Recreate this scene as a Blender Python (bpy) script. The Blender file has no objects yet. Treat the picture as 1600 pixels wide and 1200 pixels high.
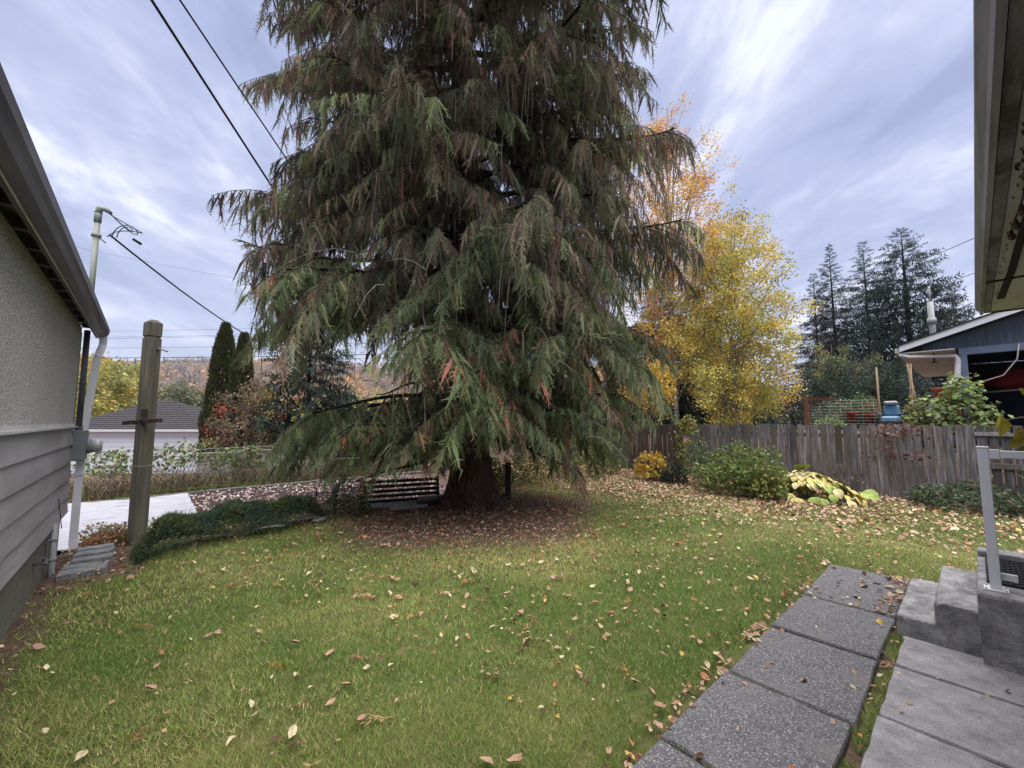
import bpy, math, random
import numpy as np
from mathutils import Vector, Matrix, noise as mnoise

random.seed(7)
RNG = np.random.default_rng(7)
R = math.radians
scene = bpy.context.scene
C = scene.collection

# ------------------------------------------------------------------ camera
EYE = 1.6
YAW = R(48.4)
cam_d = bpy.data.cameras.new('camera')
cam_d.sensor_width = 36.0
cam_d.lens = 14.4
cam_d.clip_start = 0.05
cam_d.clip_end = 5000
cam = bpy.data.objects.new('camera', cam_d)
cam.location = (0, 0, EYE)
cam.rotation_euler = (R(95.0), 0, YAW - R(90))
C.objects.link(cam)
scene.camera = cam

# ------------------------------------------------------------------ sky and light
SUN_EL, SUN_AZ = R(79), R(285)      # azimuth measured from +X, counter-clockwise: very high behind thick cloud
SKY_GAIN = 0.30
world = bpy.data.worlds.new('World')
scene.world = world
world.use_nodes = True
nt = world.node_tree
nt.nodes.clear()


def nd(tree, kind, **kw):
    n = tree.nodes.new(kind)
    for k, v in kw.items():
        setattr(n, k, v)
    return n


def build_sky(nt):
    L = nt.links.new
    out = nd(nt, 'ShaderNodeOutputWorld')
    sky = nd(nt, 'ShaderNodeTexSky', sky_type='NISHITA', sun_disc=False)
    sky.sun_elevation = SUN_EL
    sky.sun_rotation = math.pi / 2 - SUN_AZ
    bg1 = nd(nt, 'ShaderNodeBackground')
    bg1.inputs['Strength'].default_value = 0.05
    L(sky.outputs[0], bg1.inputs['Color'])
    tc = nd(nt, 'ShaderNodeTexCoord')
    sep = nd(nt, 'ShaderNodeSeparateXYZ')
    L(tc.outputs['Generated'], sep.inputs[0])

    def m(op, a, b=None, c=None):
        n = nd(nt, 'ShaderNodeMath', operation=op)
        for i, v in enumerate((a, b, c)):
            if v is None:
                continue
            if isinstance(v, (int, float)):
                n.inputs[i].default_value = v
            else:
                L(v, n.inputs[i])
        return n.outputs[0]
    z = m('ADD', m('MAXIMUM', sep.outputs[2], 0.0), 0.16)
    u = m('DIVIDE', sep.outputs[0], z)
    v = m('DIVIDE', sep.outputs[1], z)
    com = nd(nt, 'ShaderNodeCombineXYZ')
    L(u, com.inputs[0])
    L(v, com.inputs[1])
    mp = nd(nt, 'ShaderNodeMapping', vector_type='TEXTURE')
    mp.inputs['Rotation'].default_value = (0, 0, YAW + R(3))
    L(com.outputs[0], mp.inputs['Vector'])
    # long streaks, running away along the viewing direction
    st = nd(nt, 'ShaderNodeMapping')
    st.inputs['Scale'].default_value = (0.72, 1.35, 1)
    st.inputs['Location'].default_value = (2.3, 4.1, 0)
    L(mp.outputs[0], st.inputs['Vector'])
    n1 = nd(nt, 'ShaderNodeTexNoise')
    n1.inputs['Scale'].default_value = 1.7
    n1.inputs['Detail'].default_value = 9
    n1.inputs['Roughness'].default_value = 0.62
    n1.inputs['Distortion'].default_value = 0.55
    L(st.outputs[0], n1.inputs['Vector'])
    st2 = nd(nt, 'ShaderNodeMapping')
    st2.inputs['Scale'].default_value = (0.9, 1.25, 1)
    st2.inputs['Location'].default_value = (7.7, 1.4, 3)
    L(mp.outputs[0], st2.inputs['Vector'])
    n2 = nd(nt, 'ShaderNodeTexNoise')
    n2.inputs['Scale'].default_value = 1.0
    n2.inputs['Detail'].default_value = 7
    n2.inputs['Roughness'].default_value = 0.6
    n2.inputs['Distortion'].default_value = 0.3
    L(st2.outputs[0], n2.inputs['Vector'])
    mix = m('ADD', m('MULTIPLY', n1.outputs[0], 0.50), m('MULTIPLY', n2.outputs[0], 0.50))
    ramp = nd(nt, 'ShaderNodeValToRGB')
    el = ramp.color_ramp.elements
    el[0].position = 0.405
    el[0].color = (0.28, 0.325, 0.48, 1)
    el[1].position = 0.60
    el[1].color = (0.74, 0.76, 0.86, 1)
    for p, c in ((0.445, (0.33, 0.375, 0.56, 1)), (0.50, (0.40, 0.44, 0.62, 1)), (0.55, (0.52, 0.55, 0.71, 1))):
        e = el.new(p)
        e.color = c
    L(mix, ramp.inputs[0])
    # paler towards the horizon
    hz = nd(nt, 'ShaderNodeMapRange', interpolation_type='SMOOTHSTEP')
    hz.inputs['From Min'].default_value = 0.42
    hz.inputs['From Max'].default_value = 0.0
    hz.inputs['To Max'].default_value = 0.42
    L(sep.outputs[2], hz.inputs['Value'])
    mh = nd(nt, 'ShaderNodeMix', data_type='RGBA')
    L(hz.outputs[0], mh.inputs[0])
    L(ramp.outputs[0], mh.inputs[6])
    mh.inputs[7].default_value = (0.58, 0.61, 0.74, 1)
    bg2 = nd(nt, 'ShaderNodeBackground')
    bg2.inputs['Strength'].default_value = SKY_GAIN
    L(mh.outputs[2], bg2.inputs['Color'])
    ms = nd(nt, 'ShaderNodeMixShader')
    ms.inputs[0].default_value = 0.90
    L(bg1.outputs[0], ms.inputs[1])
    L(bg2.outputs[0], ms.inputs[2])
    L(ms.outputs[0], out.inputs[0])


build_sky(nt)
sun_d = bpy.data.lights.new('sun', 'SUN')
sun_d.energy = 1.5
sun_d.angle = R(80)
sun_d.color = (1.0, 0.95, 0.88)
sun = bpy.data.objects.new('sun', sun_d)
sdir = Vector((math.cos(SUN_EL) * math.cos(SUN_AZ), math.cos(SUN_EL) * math.sin(SUN_AZ), math.sin(SUN_EL)))
sun.rotation_euler = sdir.to_track_quat('Z', 'Y').to_euler()
sun.location = (0, 0, 30)
C.objects.link(sun)

vs = scene.view_settings
scene.display_settings.display_device = 'sRGB'
vs.view_transform = 'Standard'
vs.look = 'None'
vs.gamma = 1
vs.use_curve_mapping = False
vs.exposure = 2.22
scene.cycles.max_bounces = 6
scene.cycles.diffuse_bounces = 3
scene.cycles.transmission_bounces = 4
scene.cycles.volume_bounces = 0
scene.cycles.transparent_max_bounces = 6

# ------------------------------------------------------------------ helpers


def srgb(r, g, b):
    f = lambda c: ((c / 255 + 0.055) / 1.055) ** 2.4 if c > 10 else c / 255 / 12.92
    return (f(r), f(g), f(b))


def link(ob, parent=None):
    C.objects.link(ob)
    if parent is not None:
        ob.parent = parent
    return ob


def empty(name, loc=(0, 0, 0), rz=0.0, parent=None):
    o = bpy.data.objects.new(name, None)
    o.location = loc
    o.rotation_euler = (0, 0, rz)
    o.empty_display_size = 0.1
    return link(o, parent)


def tag(o, label=None, cat=None, group=None, kind=None):
    if label:
        o['label'] = label
    if cat:
        o['category'] = cat
    if group:
        o['group'] = group
    if kind:
        o['kind'] = kind
    return o


def thing(name, loc, label, cat, group=None, rz=0.0):
    return tag(empty(name, loc, rz), label, cat, group)


class MB:
    """collects simple shapes and links them as one mesh object"""

    def __init__(self):
        self.v = []
        self.f = []
        self.smooth = []

    def add(self, vs_, fs, smooth=False):
        o = len(self.v)
        self.v += [tuple(p) for p in vs_]
        self.f += [tuple(i + o for i in q) for q in fs]
        self.smooth += [smooth] * len(fs)
        return self

    def box(self, x0, x1, y0, y1, z0, z1):
        p = [(x0, y0, z0), (x1, y0, z0), (x1, y1, z0), (x0, y1, z0), (x0, y0, z1), (x1, y0, z1), (x1, y1, z1), (x0, y1, z1)]
        return self.add(p, [(3, 2, 1, 0), (4, 5, 6, 7), (0, 1, 5, 4), (1, 2, 6, 5), (2, 3, 7, 6), (3, 0, 4, 7)])

    def hexa(self, lo, hi):
        return self.add(list(lo) + list(hi), [(3, 2, 1, 0), (4, 5, 6, 7), (0, 1, 5, 4), (1, 2, 6, 5), (2, 3, 7, 6), (3, 0, 4, 7)])

    def bar(self, a, b, w, h, up=(0, 0, 1)):
        a = Vector(a)
        b = Vector(b)
        d = (b - a).normalized()
        s = d.cross(Vector(up))
        if s.length < 1e-4:
            s = d.cross(Vector((1, 0, 0)))
        s.normalize()
        u = s.cross(d)
        s = s * w / 2
        u = u * h / 2
        return self.hexa([a - s - u, a + s - u, a + s + u, a - s + u], [b - s - u, b + s - u, b + s + u, b - s + u])

    def tube(self, pts, rad, n=8, caps=True, smooth=True):
        pts = [Vector(p) for p in pts]
        if not hasattr(rad, '__len__'):
            rad = [rad] * len(pts)
        prev = None
        vs_ = []
        for i, p in enumerate(pts):
            d = (pts[min(i + 1, len(pts) - 1)] - pts[max(i - 1, 0)])
            d = d.normalized() if d.length > 1e-9 else Vector((0, 0, 1))
            if prev is None:
                s = d.cross(Vector((0, 0, 1)))
                if s.length < 1e-3:
                    s = Vector((1, 0, 0))
            else:
                s = prev - d * prev.dot(d)
            s.normalize()
            prev = s
            t = d.cross(s)
            for k in range(n):
                a = 2 * math.pi * k / n
                vs_.append(p + (s * math.cos(a) + t * math.sin(a)) * rad[i])
        fs = []
        for i in range(len(pts) - 1):
            for k in range(n):
                k2 = (k + 1) % n
                fs.append((i * n + k, i * n + k2, (i + 1) * n + k2, (i + 1) * n + k))
        self.add(vs_, fs, smooth)
        if caps:
            o = len(self.v) - len(vs_)
            self.f.append(tuple(o + k for k in reversed(range(n))))
            self.f.append(tuple(o + (len(pts) - 1) * n + k for k in range(n)))
            self.smooth += [False, False]
        return self

    def mesh(self, name, mat=None, bevel=0.0):
        me = bpy.data.meshes.new(name)
        me.from_pydata(self.v, [], self.f)
        me.polygons.foreach_set('use_smooth', self.smooth)
        if mat is not None:
            me.materials.append(mat)
        me.update()
        if bevel > 0:
            import bmesh
            bm = bmesh.new()
            bm.from_mesh(me)
            bmesh.ops.bevel(bm, geom=list(bm.edges), offset=bevel, segments=1, affect='EDGES', clamp_overlap=True)
            bm.to_mesh(me)
            bm.free()
        return me

    def build(self, name, mat, parent=None, bevel=0.0, loc=(0, 0, 0)):
        o = bpy.data.objects.new(name, self.mesh(name, mat, bevel))
        o.location = loc
        return link(o, parent)


def inst(name, me, parent=None, loc=(0, 0, 0), rot=(0, 0, 0), sc=(1, 1, 1)):
    o = bpy.data.objects.new(name, me)
    o.location = loc
    o.rotation_euler = rot
    o.scale = sc
    return link(o, parent)


def np_mesh(name, V, F, mat, parent=None, col=None, smooth=False):
    """V (n,3); F (m,3) or (m,4); col: (n,3) per-vertex colour -> attribute 'Col'"""
    V = np.asarray(V, np.float32)
    F = np.asarray(F, np.int32)
    me = bpy.data.meshes.new(name)
    k = F.shape[1]
    me.vertices.add(len(V))
    me.vertices.foreach_set('co', V.ravel())
    me.loops.add(F.size)
    me.loops.foreach_set('vertex_index', F.ravel())
    me.polygons.add(len(F))
    me.polygons.foreach_set('loop_start', np.arange(0, F.size, k, dtype=np.int32))
    me.polygons.foreach_set('loop_total', np.full(len(F), k, np.int32))
    if smooth:
        me.polygons.foreach_set('use_smooth', np.ones(len(F), bool))
    me.update(calc_edges=True)
    if col is not None:
        a = me.attributes.new('Col', 'FLOAT_COLOR', 'POINT')
        c4 = np.ones((len(V), 4), np.float32)
        c4[:, :3] = col
        a.data.foreach_set('color', c4.ravel())
    me.materials.append(mat)
    o = bpy.data.objects.new(name, me)
    return link(o, parent)


def unit(a):
    return a / np.maximum(np.linalg.norm(a, axis=-1, keepdims=True), 1e-9)


def rand_dirs(n):
    return unit(RNG.normal(size=(n, 3)))


def pick_cols(n, palette, weights, jitter=0.18):
    pal = np.array(palette, float)
    w = np.array(weights, float)
    i = RNG.choice(len(pal), size=n, p=w / w.sum())
    c = pal[i] * (1 + RNG.normal(0, jitter, (n, 1))) * (1 + RNG.normal(0, jitter * 0.35, (n, 3)))
    return np.clip(c, 0.004, 0.95)


def leaf_quads(P, size, cols, nrm=None, flat=0.0, aspect=0.62, droop=None):
    """diamond shaped leaves: returns V,F,col. P (n,3), size (n,), nrm preferred normals"""
    n = len(P)
    N = rand_dirs(n)
    if nrm is not None:
        N = unit(N * (1 - flat) + nrm * flat)
    A = unit(np.cross(N, rand_dirs(n)))
    if droop is not None:
        A = unit(A + np.array([0, 0, -droop]))
        N = unit(np.cross(A, rand_dirs(n)))
    B = np.cross(N, A)
    s = np.asarray(size).reshape(-1, 1) * np.ones((n, 1))
    V = np.empty((n, 4, 3))
    V[:, 0] = P - A * s * 0.5
    V[:, 1] = P + B * s * 0.5 * aspect - A * s * 0.06 + N * s * 0.06
    V[:, 2] = P + A * s * 0.5 - N * s * 0.05
    V[:, 3] = P - B * s * 0.5 * aspect - A * s * 0.06 + N * s * 0.06
    F = np.arange(n * 4).reshape(n, 4)
    return V.reshape(-1, 3), F, np.repeat(cols, 4, axis=0)


def fronds(P, D, S, L, W, cols, nl=10, tipcol=None, lean=0.9, thick=0.034, hang=0.0, wid=None, pad=0.0):
    """fern-like hanging sprays. P base, D axis, S side vector, L length, W half width"""
    n = len(P)
    D = unit(D)
    S = unit(S - D * (S * D).sum(1, keepdims=True))
    N = np.cross(D, S)
    L = L.reshape(-1, 1)
    W = W.reshape(-1, 1)
    V = np.empty((n, nl * 2 + 1, 3, 3))
    sag = RNG.normal(0, 0.10, (n, 1))
    for k in range(nl):
        t = (k + 0.4) / nl
        base = P + D * L * t + N * L * sag * t * t + DOWN * L * hang * t * t
        ax = unit(D + DOWN * 2 * hang * t)
        w = thick * L if wid is None else wid
        prof = (0.35 + 1.5 * t) if t < 0.4 else (0.95 * (1.18 - t) / 0.78 + 0.12)
        for j, sg in enumerate((-1, 1)):
            jit = RNG.uniform(0.45, 1.5, (n, 1))
            base = base + S * sg * W * RNG.uniform(-.05, .3, (n, 1)) * 0.5 + N * W * RNG.normal(0, .12, (n, 1))
            tip = base + (S * sg + ax * lean * RNG.uniform(0.5, 1.9, (n, 1))) * W * prof * jit + N * W * RNG.normal(0, 0.42, (n, 1))
            tip[:, 2:3] -= W * 0.15
            V[:, 2 * k + j, 0] = base - ax * w
            V[:, 2 * k + j, 1] = base + ax * w
            V[:, 2 * k + j, 2] = tip
    tipb = P + D * L * 1.02 + N * L * sag + DOWN * L * hang
    V[:, nl * 2, 0] = P - S * L * 0.012
    V[:, nl * 2, 1] = P + S * L * 0.012
    V[:, nl * 2, 2] = tipb
    col = np.repeat(cols[:, None, :], (nl * 2 + 1) * 3, axis=1).reshape(n, nl * 2 + 1, 3, 3)
    if tipcol is not None:
        col = col.copy()
        col[:, :, 2, :] = col[:, :, 2, :] * 0.6 + tipcol[:, None, :] * 0.4
    V = V.reshape(-1, 3)
    col = col.reshape(-1, 3)
    if pad > 0:      # the flat, filled heart of a spray
        q = np.empty((n, 6, 3))
        mid = P + D * L * .42 + N * L * sag * .18 + DOWN * L * hang * .18
        end = P + D * L * .95 + N * L * sag * .9 + DOWN * L * hang * .9
        a = mid - S * W * pad + N * W * RNG.normal(0, .2, (n, 1))
        b = mid + S * W * pad + N * W * RNG.normal(0, .2, (n, 1))
        for i_, v_ in enumerate((P, a, end, P, end, b)):
            q[:, i_] = v_
        pc = np.repeat(cols[:, None, :] * .92, 6, axis=1).reshape(-1, 3)
        V = np.concatenate([V, q.reshape(-1, 3)])
        col = np.concatenate([col, pc])
    return V, np.arange(len(V)).reshape(-1, 3), col


DOWN = np.array([0, 0, -1.0])

# ------------------------------------------------------------------ materials
MATS = {}


def base_mat(name, rough=0.8, spec=0.3):
    m = bpy.data.materials.new(name)
    m.use_nodes = True
    b = m.node_tree.nodes['Principled BSDF']
    b.inputs['Roughness'].default_value = rough
    b.inputs['Specular IOR Level'].default_value = spec
    MATS[name] = m
    return m, m.node_tree, b


def nz(t, vec, scale, detail=5, rough=0.55, dist=0.0):
    n = nd(t, 'ShaderNodeTexNoise')
    n.inputs['Scale'].default_value = scale
    n.inputs['Detail'].default_value = detail
    n.inputs['Roughness'].default_value = rough
    n.inputs['Distortion'].default_value = dist
    if vec is not None:
        t.links.new(vec, n.inputs['Vector'])
    return n.outputs[0]


def coords(t, scale=(1, 1, 1), rot=(0, 0, 0), which='Object'):
    tc = nd(t, 'ShaderNodeTexCoord')
    mp = nd(t, 'ShaderNodeMapping')
    mp.inputs['Scale'].default_value = scale
    mp.inputs['Rotation'].default_value = rot
    t.links.new(tc.outputs[which], mp.inputs['Vector'])
    return mp.outputs[0]


def ramp(t, fac, stops):
    r = nd(t, 'ShaderNodeValToRGB')
    e = r.color_ramp.elements
    while len(e) < len(stops):
        e.new(0.5)
    for i, (p, c) in enumerate(stops):
        e[i].position = p
        e[i].color = (*c, 1) if len(c) == 3 else c
    t.links.new(fac, r.inputs[0])
    return r.outputs[0]


def mixc(t, fac, a, b, mode='MIX'):
    n = nd(t, 'ShaderNodeMix', data_type='RGBA', blend_type=mode)
    for i, v in ((0, fac), (6, a), (7, b)):
        if isinstance(v, (int, float)):
            n.inputs[i].default_value = v
        elif isinstance(v, tuple):
            n.inputs[i].default_value = (*v, 1)
        else:
            t.links.new(v, n.inputs[i])
    return n.outputs[2]


def bump(t, b, h, strength=0.3, dist=0.01):
    n = nd(t, 'ShaderNodeBump')
    n.inputs['Strength'].default_value = strength
    n.inputs['Distance'].default_value = dist
    t.links.new(h, n.inputs['Height'])
    t.links.new(n.outputs[0], b.inputs['Normal'])


def mottled(name, cols, scale=3.0, rough=0.8, spec=0.3, stretch=(1, 1, 1), bs=0.2, bscale=40, bdist=0.005, grime=None, objrand=0.0, which='Object'):
    m, t, b = base_mat(name, rough, spec)
    co = coords(t, stretch, which=which)
    c = ramp(t, nz(t, co, scale, 8, 0.6), [(0.3 + 0.4 * i / max(1, len(cols) - 1), c_) for i, c_ in enumerate(cols)])
    if grime:
        g = ramp(t, nz(t, co, scale * 0.45, 6, 0.7, 0.4), [(0.46, (0, 0, 0)), (0.62, (1, 1, 1))])
        c = mixc(t, g, c, grime)
    if objrand:
        oi = nd(t, 'ShaderNodeObjectInfo')
        mr = nd(t, 'ShaderNodeMapRange')
        mr.inputs['To Min'].default_value = 1 - objrand
        mr.inputs['To Max'].default_value = 1 + objrand
        t.links.new(oi.outputs['Random'], mr.inputs['Value'])
        vm = nd(t, 'ShaderNodeVectorMath', operation='SCALE')
        t.links.new(c, vm.inputs[0])
        t.links.new(mr.outputs[0], vm.inputs['Scale'])
        c = vm.outputs[0]
    t.links.new(c, b.inputs['Base Color'])
    if bs:
        bump(t, b, nz(t, co, bscale, 6, 0.65), bs, bdist)
    return m


def attr_mat(name, rough=0.7, spec=0.25, transl=0.25, gain=1.0):
    m, t, b = base_mat(name, rough, spec)
    at = nd(t, 'ShaderNodeAttribute', attribute_name='Col')
    c = at.outputs['Color']
    if gain != 1.0:
        vm = nd(t, 'ShaderNodeVectorMath', operation='SCALE')
        vm.inputs['Scale'].default_value = gain
        t.links.new(c, vm.inputs[0])
        c = vm.outputs[0]
    t.links.new(c, b.inputs['Base Color'])
    if transl > 0:
        tr = nd(t, 'ShaderNodeBsdfTranslucent')
        t.links.new(c, tr.inputs['Color'])
        ms = nd(t, 'ShaderNodeMixShader')
        ms.inputs[0].default_value = transl
        t.links.new(b.outputs[0], ms.inputs[1])
        t.links.new(tr.outputs[0], ms.inputs[2])
        t.links.new(ms.outputs[0], t.nodes['Material Output'].inputs['Surface'])
    return m


def plain(name, col, rough=0.5, spec=0.4, metal=0.0, var=0.12):
    m, t, b = base_mat(name, rough, spec)
    b.inputs['Metallic'].default_value = metal
    co = coords(t)
    lo = tuple(max(0, x * (1 - var)) for x in col)
    hi = tuple(min(1, x * (1 + var)) for x in col)
    t.links.new(ramp(t, nz(t, co, 6, 7, 0.7), [(0.3, lo), (0.7, hi)]), b.inputs['Base Color'])
    bump(t, b, nz(t, co, 30, 4), 0.06, 0.003)
    return m


LEAF = attr_mat('leaf_surface', 0.65, 0.3, 0.3)
NEEDLE = attr_mat('needle_surface', 0.75, 0.2, 0.32)
GRASS = attr_mat('grass_blade', 0.7, 0.2, 0.35)
DRY = attr_mat('dry_leaf', 0.8, 0.15, 0.12)


def ground_mat():
    m, t, b = base_mat('ground_surface', 0.95, 0.1)
    co = coords(t)
    g = ramp(t, nz(t, co, 1.1, 8, 0.65, 0.3), [(0.30, (0.085, 0.105, 0.032)), (0.48, (0.13, 0.145, 0.05)), (0.62, (0.19, 0.185, 0.075)), (0.75, (0.24, 0.21, 0.10))])
    fine = nz(t, co, 60, 5, 0.7)
    g = mixc(t, fine, g, mixc(t, 0.5, g, (0.04, 0.048, 0.018)))
    soil = ramp(t, nz(t, co, 14, 8, 0.7), [(0.3, (0.055, 0.038, 0.030)), (0.52, (0.135, 0.092, 0.070)), (0.72, (0.25, 0.18, 0.13))])
    at = nd(t, 'ShaderNodeAttribute', attribute_name='Col')
    sp = nd(t, 'ShaderNodeSeparateColor')
    t.links.new(at.outputs['Color'], sp.inputs[0])
    # red channel of the attribute = bare soil cover, broken up by noise
    ad = nd(t, 'ShaderNodeMath', operation='ADD')
    t.links.new(sp.outputs[0], ad.inputs[0])
    sb = nd(t, 'ShaderNodeMath', operation='MULTIPLY_ADD')
    t.links.new(nz(t, co, 5, 6, 0.7), sb.inputs[0])
    sb.inputs[1].default_value = 0.9
    sb.inputs[2].default_value = -0.45
    t.links.new(sb.outputs[0], ad.inputs[1])
    mk = ramp(t, ad.outputs[0], [(0.42, (0, 0, 0)), (0.58, (1, 1, 1))])
    t.links.new(mixc(t, mk, g, soil), b.inputs['Base Color'])
    bump(t, b, nz(t, co, 30, 8, 0.75), 0.7, 0.03)
    return m


def wood_mat(name, cols, along=(1, 1, 0.06), scale=22, rand=0.35, base=None, rough=0.85, tint=None):
    m, t, b = base_mat(name, rough, 0.2)
    oi = nd(t, 'ShaderNodeObjectInfo')
    co = coords(t, along)
    va = nd(t, 'ShaderNodeVectorMath', operation='ADD')
    cb = nd(t, 'ShaderNodeCombineXYZ')
    mu = nd(t, 'ShaderNodeMath', operation='MULTIPLY')
    mu.inputs[1].default_value = 37.0
    t.links.new(oi.outputs['Random'], mu.inputs[0])
    for i in range(3):
        t.links.new(mu.outputs[0], cb.inputs[i])
    t.links.new(co, va.inputs[0])
    t.links.new(cb.outputs[0], va.inputs[1])
    g = nz(t, va.outputs[0], scale, 9, 0.62, 0.25)
    c = ramp(t, g, [(0.3 + 0.4 * i / (len(cols) - 1), k) for i, k in enumerate(cols)])
    if tint:      # moss or damp stains in big soft patches of their own
        tc2 = coords(t, (1, 1, 0.45))
        va2 = nd(t, 'ShaderNodeVectorMath', operation='ADD')
        t.links.new(tc2, va2.inputs[0])
        t.links.new(cb.outputs[0], va2.inputs[1])
        k = ramp(t, nz(t, va2.outputs[0], 2.6, 6, 0.65), [(0.47, (0, 0, 0)), (0.66, (1, 1, 1))])
        c = mixc(t, k, c, tint)
    mr = nd(t, 'ShaderNodeMapRange')
    mr.inputs['To Min'].default_value = 1 - rand
    mr.inputs['To Max'].default_value = 1 + rand
    t.links.new(oi.outputs['Random'], mr.inputs['Value'])
    vm = nd(t, 'ShaderNodeVectorMath', operation='SCALE')
    t.links.new(c, vm.inputs[0])
    t.links.new(mr.outputs[0], vm.inputs['Scale'])
    t.links.new(vm.outputs[0], b.inputs['Base Color'])
    bump(t, b, g, 0.5, 0.008)
    return m


def stucco_mat():
    m, t, b = base_mat('stucco', 0.95, 0.1)
    co = coords(t)
    v = nd(t, 'ShaderNodeTexVoronoi')
    v.inputs['Scale'].default_value = 85
    t.links.new(co, v.inputs['Vector'])
    n = nz(t, co, 62, 4, 0.8)
    c = ramp(t, n, [(0.37, (0.18, 0.165, 0.15)), (0.46, (0.52, 0.50, 0.49)), (0.54, (0.76, 0.74, 0.73)), (0.66, (0.88, 0.87, 0.86))])
    big = ramp(t, nz(t, co, 1.2, 5, 0.6), [(0.35, (0.92, 0.90, 0.84)), (0.65, (1, 1, 1))])
    c = mixc(t, 1.0, c, big, 'MULTIPLY')
    t.links.new(c, b.inputs['Base Color'])
    bump(t, b, n, 0.9, 0.012)
    return m


def aggregate_mat():
    """exposed aggregate concrete: dark mortar set with pale and dark pebbles"""
    m, t, b = base_mat('exposed_aggregate', 0.85, 0.25)
    oi = nd(t, 'ShaderNodeObjectInfo')
    co = coords(t)
    v = nd(t, 'ShaderNodeTexVoronoi')
    v.inputs['Scale'].default_value = 150
    t.links.new(co, v.inputs['Vector'])
    sp = nd(t, 'ShaderNodeSeparateColor')
    t.links.new(v.outputs['Color'], sp.inputs[0])
    stone = ramp(t, sp.outputs[0], [(0.0, (0.10, 0.10, 0.115)), (0.50, (0.16, 0.16, 0.18)), (0.78, (0.25, 0.245, 0.26)), (0.92, (0.42, 0.41, 0.41)), (1.0, (0.64, 0.62, 0.59))])
    edge = ramp(t, v.outputs['Distance'], [(0.35, (1, 1, 1)), (0.62, (0.45, 0.45, 0.45))])
    c = mixc(t, 1.0, stone, edge, 'MULTIPLY')
    dirt = ramp(t, nz(t, co, 3.4, 9, 0.75, 0.8), [(0.48, (0, 0, 0)), (0.64, (0.75, 0.75, 0.75))])
    c = mixc(t, dirt, c, (0.20, 0.175, 0.17))
    c = mixc(t, 0.25, c, ramp(t, nz(t, co, 30, 6, 0.8), [(0.3, (0.05, 0.05, 0.06)), (0.7, (0.28, 0.28, 0.30))]))
    t.links.new(c, b.inputs['Base Color'])
    inv = ramp(t, v.outputs['Distance'], [(0.0, (1, 1, 1)), (0.6, (0, 0, 0))])
    bump(t, b, inv, 0.5, 0.006)
    return m


def concrete_mat(name, lo, hi, stain, moss=None):
    m, t, b = base_mat(name, 0.9, 0.2)
    co = coords(t)
    g = nz(t, co, 7, 10, 0.72, 0.3)
    c = ramp(t, g, [(0.33, lo), (0.66, hi)])
    k = ramp(t, nz(t, co, 2.1, 7, 0.75, 0.8), [(0.48, (0, 0, 0)), (0.62, (0.85, 0.85, 0.85))])
    c = mixc(t, k, c, stain)
    if moss:
        k2 = ramp(t, nz(t, co, 3.3, 7, 0.75, 0.6), [(0.56, (0, 0, 0)), (0.68, (0.7, 0.7, 0.7))])
        c = mixc(t, k2, c, moss)
    sp = ramp(t, nz(t, co, 120, 3, 0.8), [(0.30, (0.45, 0.45, 0.45)), (0.5, (1, 1, 1)), (0.75, (1.25, 1.25, 1.25))])
    c = mixc(t, 1.0, c, sp, 'MULTIPLY')
    t.links.new(c, b.inputs['Base Color'])
    bump(t, b, nz(t, co, 45, 9, 0.75), 0.45, 0.008)
    return m


GROUND = ground_mat()
STUCCO = stucco_mat()
AGG = aggregate_mat()
SLAB = concrete_mat('slab_concrete', (0.19, 0.185, 0.20), (0.40, 0.39, 0.41), (0.30, 0.29, 0.30), (0.15, 0.15, 0.11))
STEP = concrete_mat('step_concrete', (0.20, 0.195, 0.20), (0.50, 0.49, 0.50), (0.14, 0.135, 0.14), (0.12, 0.125, 0.09))
FOUND = concrete_mat('foundation_concrete', (0.16, 0.155, 0.13), (0.27, 0.26, 0.225), (0.20, 0.20, 0.19))
SIDING = mottled('painted_siding', [(0.33, 0.315, 0.33), (0.40, 0.385, 0.405), (0.45, 0.435, 0.455)], 2.2, 0.7, 0.25, (1, .5, 2.5), 0.12, 30, .004, grime=(0.30, 0.285, 0.28))
FASCIA = mottled('weathered_fascia', [(0.07, 0.065, 0.065), (0.13, 0.12, 0.115), (0.2, 0.19, 0.18)], 3, 0.75, 0.3, (6, 0.5, 6), 0.2, 30)
GUTTER_D = mottled('dark_gutter', [(0.065, 0.055, 0.065), (0.12, 0.11, 0.125), (0.16, 0.15, 0.16)], 4, 0.45, 0.5, (1, 0.4, 1), 0.05, 20)
GUTTER_L = mottled('grey_gutter', [(0.24, 0.23, 0.26), (0.34, 0.33, 0.37), (0.42, 0.41, 0.46)], 3, 0.5, 0.45, (0.3, 3, 3), 0.05, 20, grime=(0.15, 0.14, 0.13))
SOFFIT = mottled('dirty_white_soffit', [(0.42, 0.40, 0.37), (0.52, 0.50, 0.47), (0.60, 0.58, 0.54)], 2, 0.7, 0.3, (0.6, 2, 1), 0.1, 20)
FRIEZE = mottled('stained_frieze', [(0.16, 0.155, 0.165), (0.26, 0.25, 0.26), (0.34, 0.33, 0.33)], 5, 0.8, 0.2, (1, 3, 1), 0.3, 25, grime=(0.10, 0.09, 0.08))
WHITE = plain('white_paint', (0.82, 0.83, 0.86), 0.35, 0.5, 0, 0.04)
OFFWHITE = mottled('aged_white_paint', [(0.50, 0.50, 0.50), (0.66, 0.66, 0.67), (0.74, 0.74, 0.75)], 3, 0.5, 0.4, (1, 1, 1), 0.08, 20)
GALV = mottled('galvanised_steel', [(0.20, 0.21, 0.22), (0.30, 0.31, 0.32), (0.40, 0.41, 0.42)], 8, 0.5, 0.5, (1, 1, 0.3), 0.05, 30)
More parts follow.
